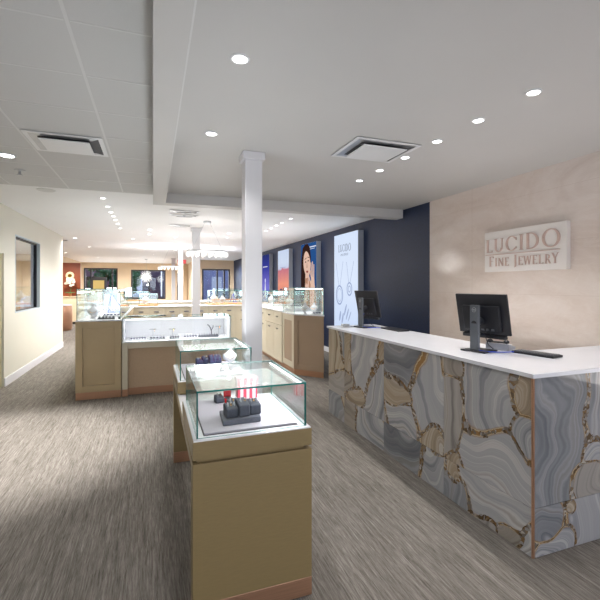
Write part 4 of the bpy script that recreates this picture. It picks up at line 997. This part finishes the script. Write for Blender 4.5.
chandelier(.55,14.3,2.13,.74,'small looking crystal ring chandelier deeper in the shop beside the third column')
sb=thing('starburst_pendant',(-.30,20.5,1.93),'bright starburst pendant lamp before the middle rear window','pendant lamp')
B().cyl((-.30,20.5,H-.0005),(-.30,20.5,H-.03),.06).cyl((-.30,20.5,H-.03),(-.30,20.5,1.95),.006,.006,6).build('rod',M['silver'],sb)
B().ball((-.30,20.5,1.93),.09,16).build('bulb',M['lens'],sb,smooth=True)
r_=B(); rr=random.Random(5)
for i in range(60):
    th=math.acos(1-2*(i+.5)/60); ph_=pi*(1+5**.5)*i; d=Vector((sin(th)*cos(ph_),sin(th)*sin(ph_),cos(th))); c0=Vector((-.30,20.5,1.93))
    r_.cyl(c0+d*.085,c0+d*rr.uniform(.24,.33),.010,.006,5)
r_.build('spikes',M['crystal'],sb)
lamp('pendant_lamp',(-.30,20.5,1.55),'POINT',30,(1,.97,.95),sb,shadow_soft_size=.1)
ex=thing('exit_sign',(1.22,18.9,2.50),'small red exit sign hanging near the farthest column','exit sign')
B().box(1.02,18.88,2.50,1.40,18.92,2.68).build('housing',emat('red_exit_glow',(236,110,110),1.0),ex,bevel=.003)
B().flat(fit('EXIT',.05,.33,.04,.10,gap=.14),(1.02,18.8795,2.50),(1,0,0),(0,0,1),(0,-1,0),.004).build('lettering',emat('exit_letter',(250,60,60),1.2),ex)
B().cyl((1.21,18.9,2.681),(1.21,18.9,H-.0005),.01).build('hanger',M['silver'],ex)

for xa,xb,nm in ((-1.8,.3,'a'),(.8,3.3,'b')):
    l=lamp('added_daylight',((xa+xb)/2,-3.25,1.5),'AREA',DAY*(xb-xa),(.97,.985,1),None,shape='RECTANGLE',size=xb-xa,size_y=1.9); l.rotation_euler=(R(90),0,0)  # light panels added outside the unseen front windows to lift walls and ceiling
for xc,yc,w_ in ((-2.65,24.75,1.6),(-.25,24.75,1.7),(2.95,20.65,1.3)):
    l=lamp('added_daylight',(xc,yc,1.65),'AREA',25*w_,(.9,.95,1),None,shape='RECTANGLE',size=w_,size_y=1.5); l.rotation_euler=(R(-90),0,0)  # panels added outside the rear windows to strengthen their light
# ------------------------------------------------------------------ world, camera, colour
wd=bpy.data.worlds.new('dusk_sky'); S.world=wd; wd.use_nodes=True; nt=wd.node_tree; nt.nodes.clear()
o_=nt.nodes.new('ShaderNodeOutputWorld'); bg=nt.nodes.new('ShaderNodeBackground'); gr=nt.nodes.new('ShaderNodeValToRGB'); tc=nt.nodes.new('ShaderNodeTexCoord'); sp_=nt.nodes.new('ShaderNodeSeparateXYZ')
nt.links.new(tc.outputs['Generated'],sp_.inputs[0]); nt.links.new(sp_.outputs[2],gr.inputs[0]); nt.links.new(gr.outputs[0],bg.inputs[0]); nt.links.new(bg.outputs[0],o_.inputs[0])
gr.color_ramp.elements[0].color=srgb(176,178,196); gr.color_ramp.elements[1].color=srgb(90,110,170); bg.inputs[1].default_value=2.6
cam=bpy.data.cameras.new('camera'); co=bpy.data.objects.new('camera',cam); COL.objects.link(co); S.camera=co
cam.sensor_width=36; cam.lens=407.6/600*36; cam.shift_y=-15/600; cam.clip_start=.05; cam.clip_end=200
co.location=(0,0,1.55); co.rotation_euler=(R(90),0,-math.atan(147/407.6))
vs_=S.view_settings; vs_.view_transform='Standard'; vs_.look='None'; vs_.exposure=0; vs_.gamma=1; vs_.use_curve_mapping=False
S.cycles.use_denoising=True; S.cycles.max_bounces=10; S.cycles.diffuse_bounces=5; S.cycles.glossy_bounces=5; S.cycles.transparent_max_bounces=32
S.cycles.sample_clamp_indirect=6; S.cycles.caustics_reflective=False; S.cycles.caustics_refractive=False
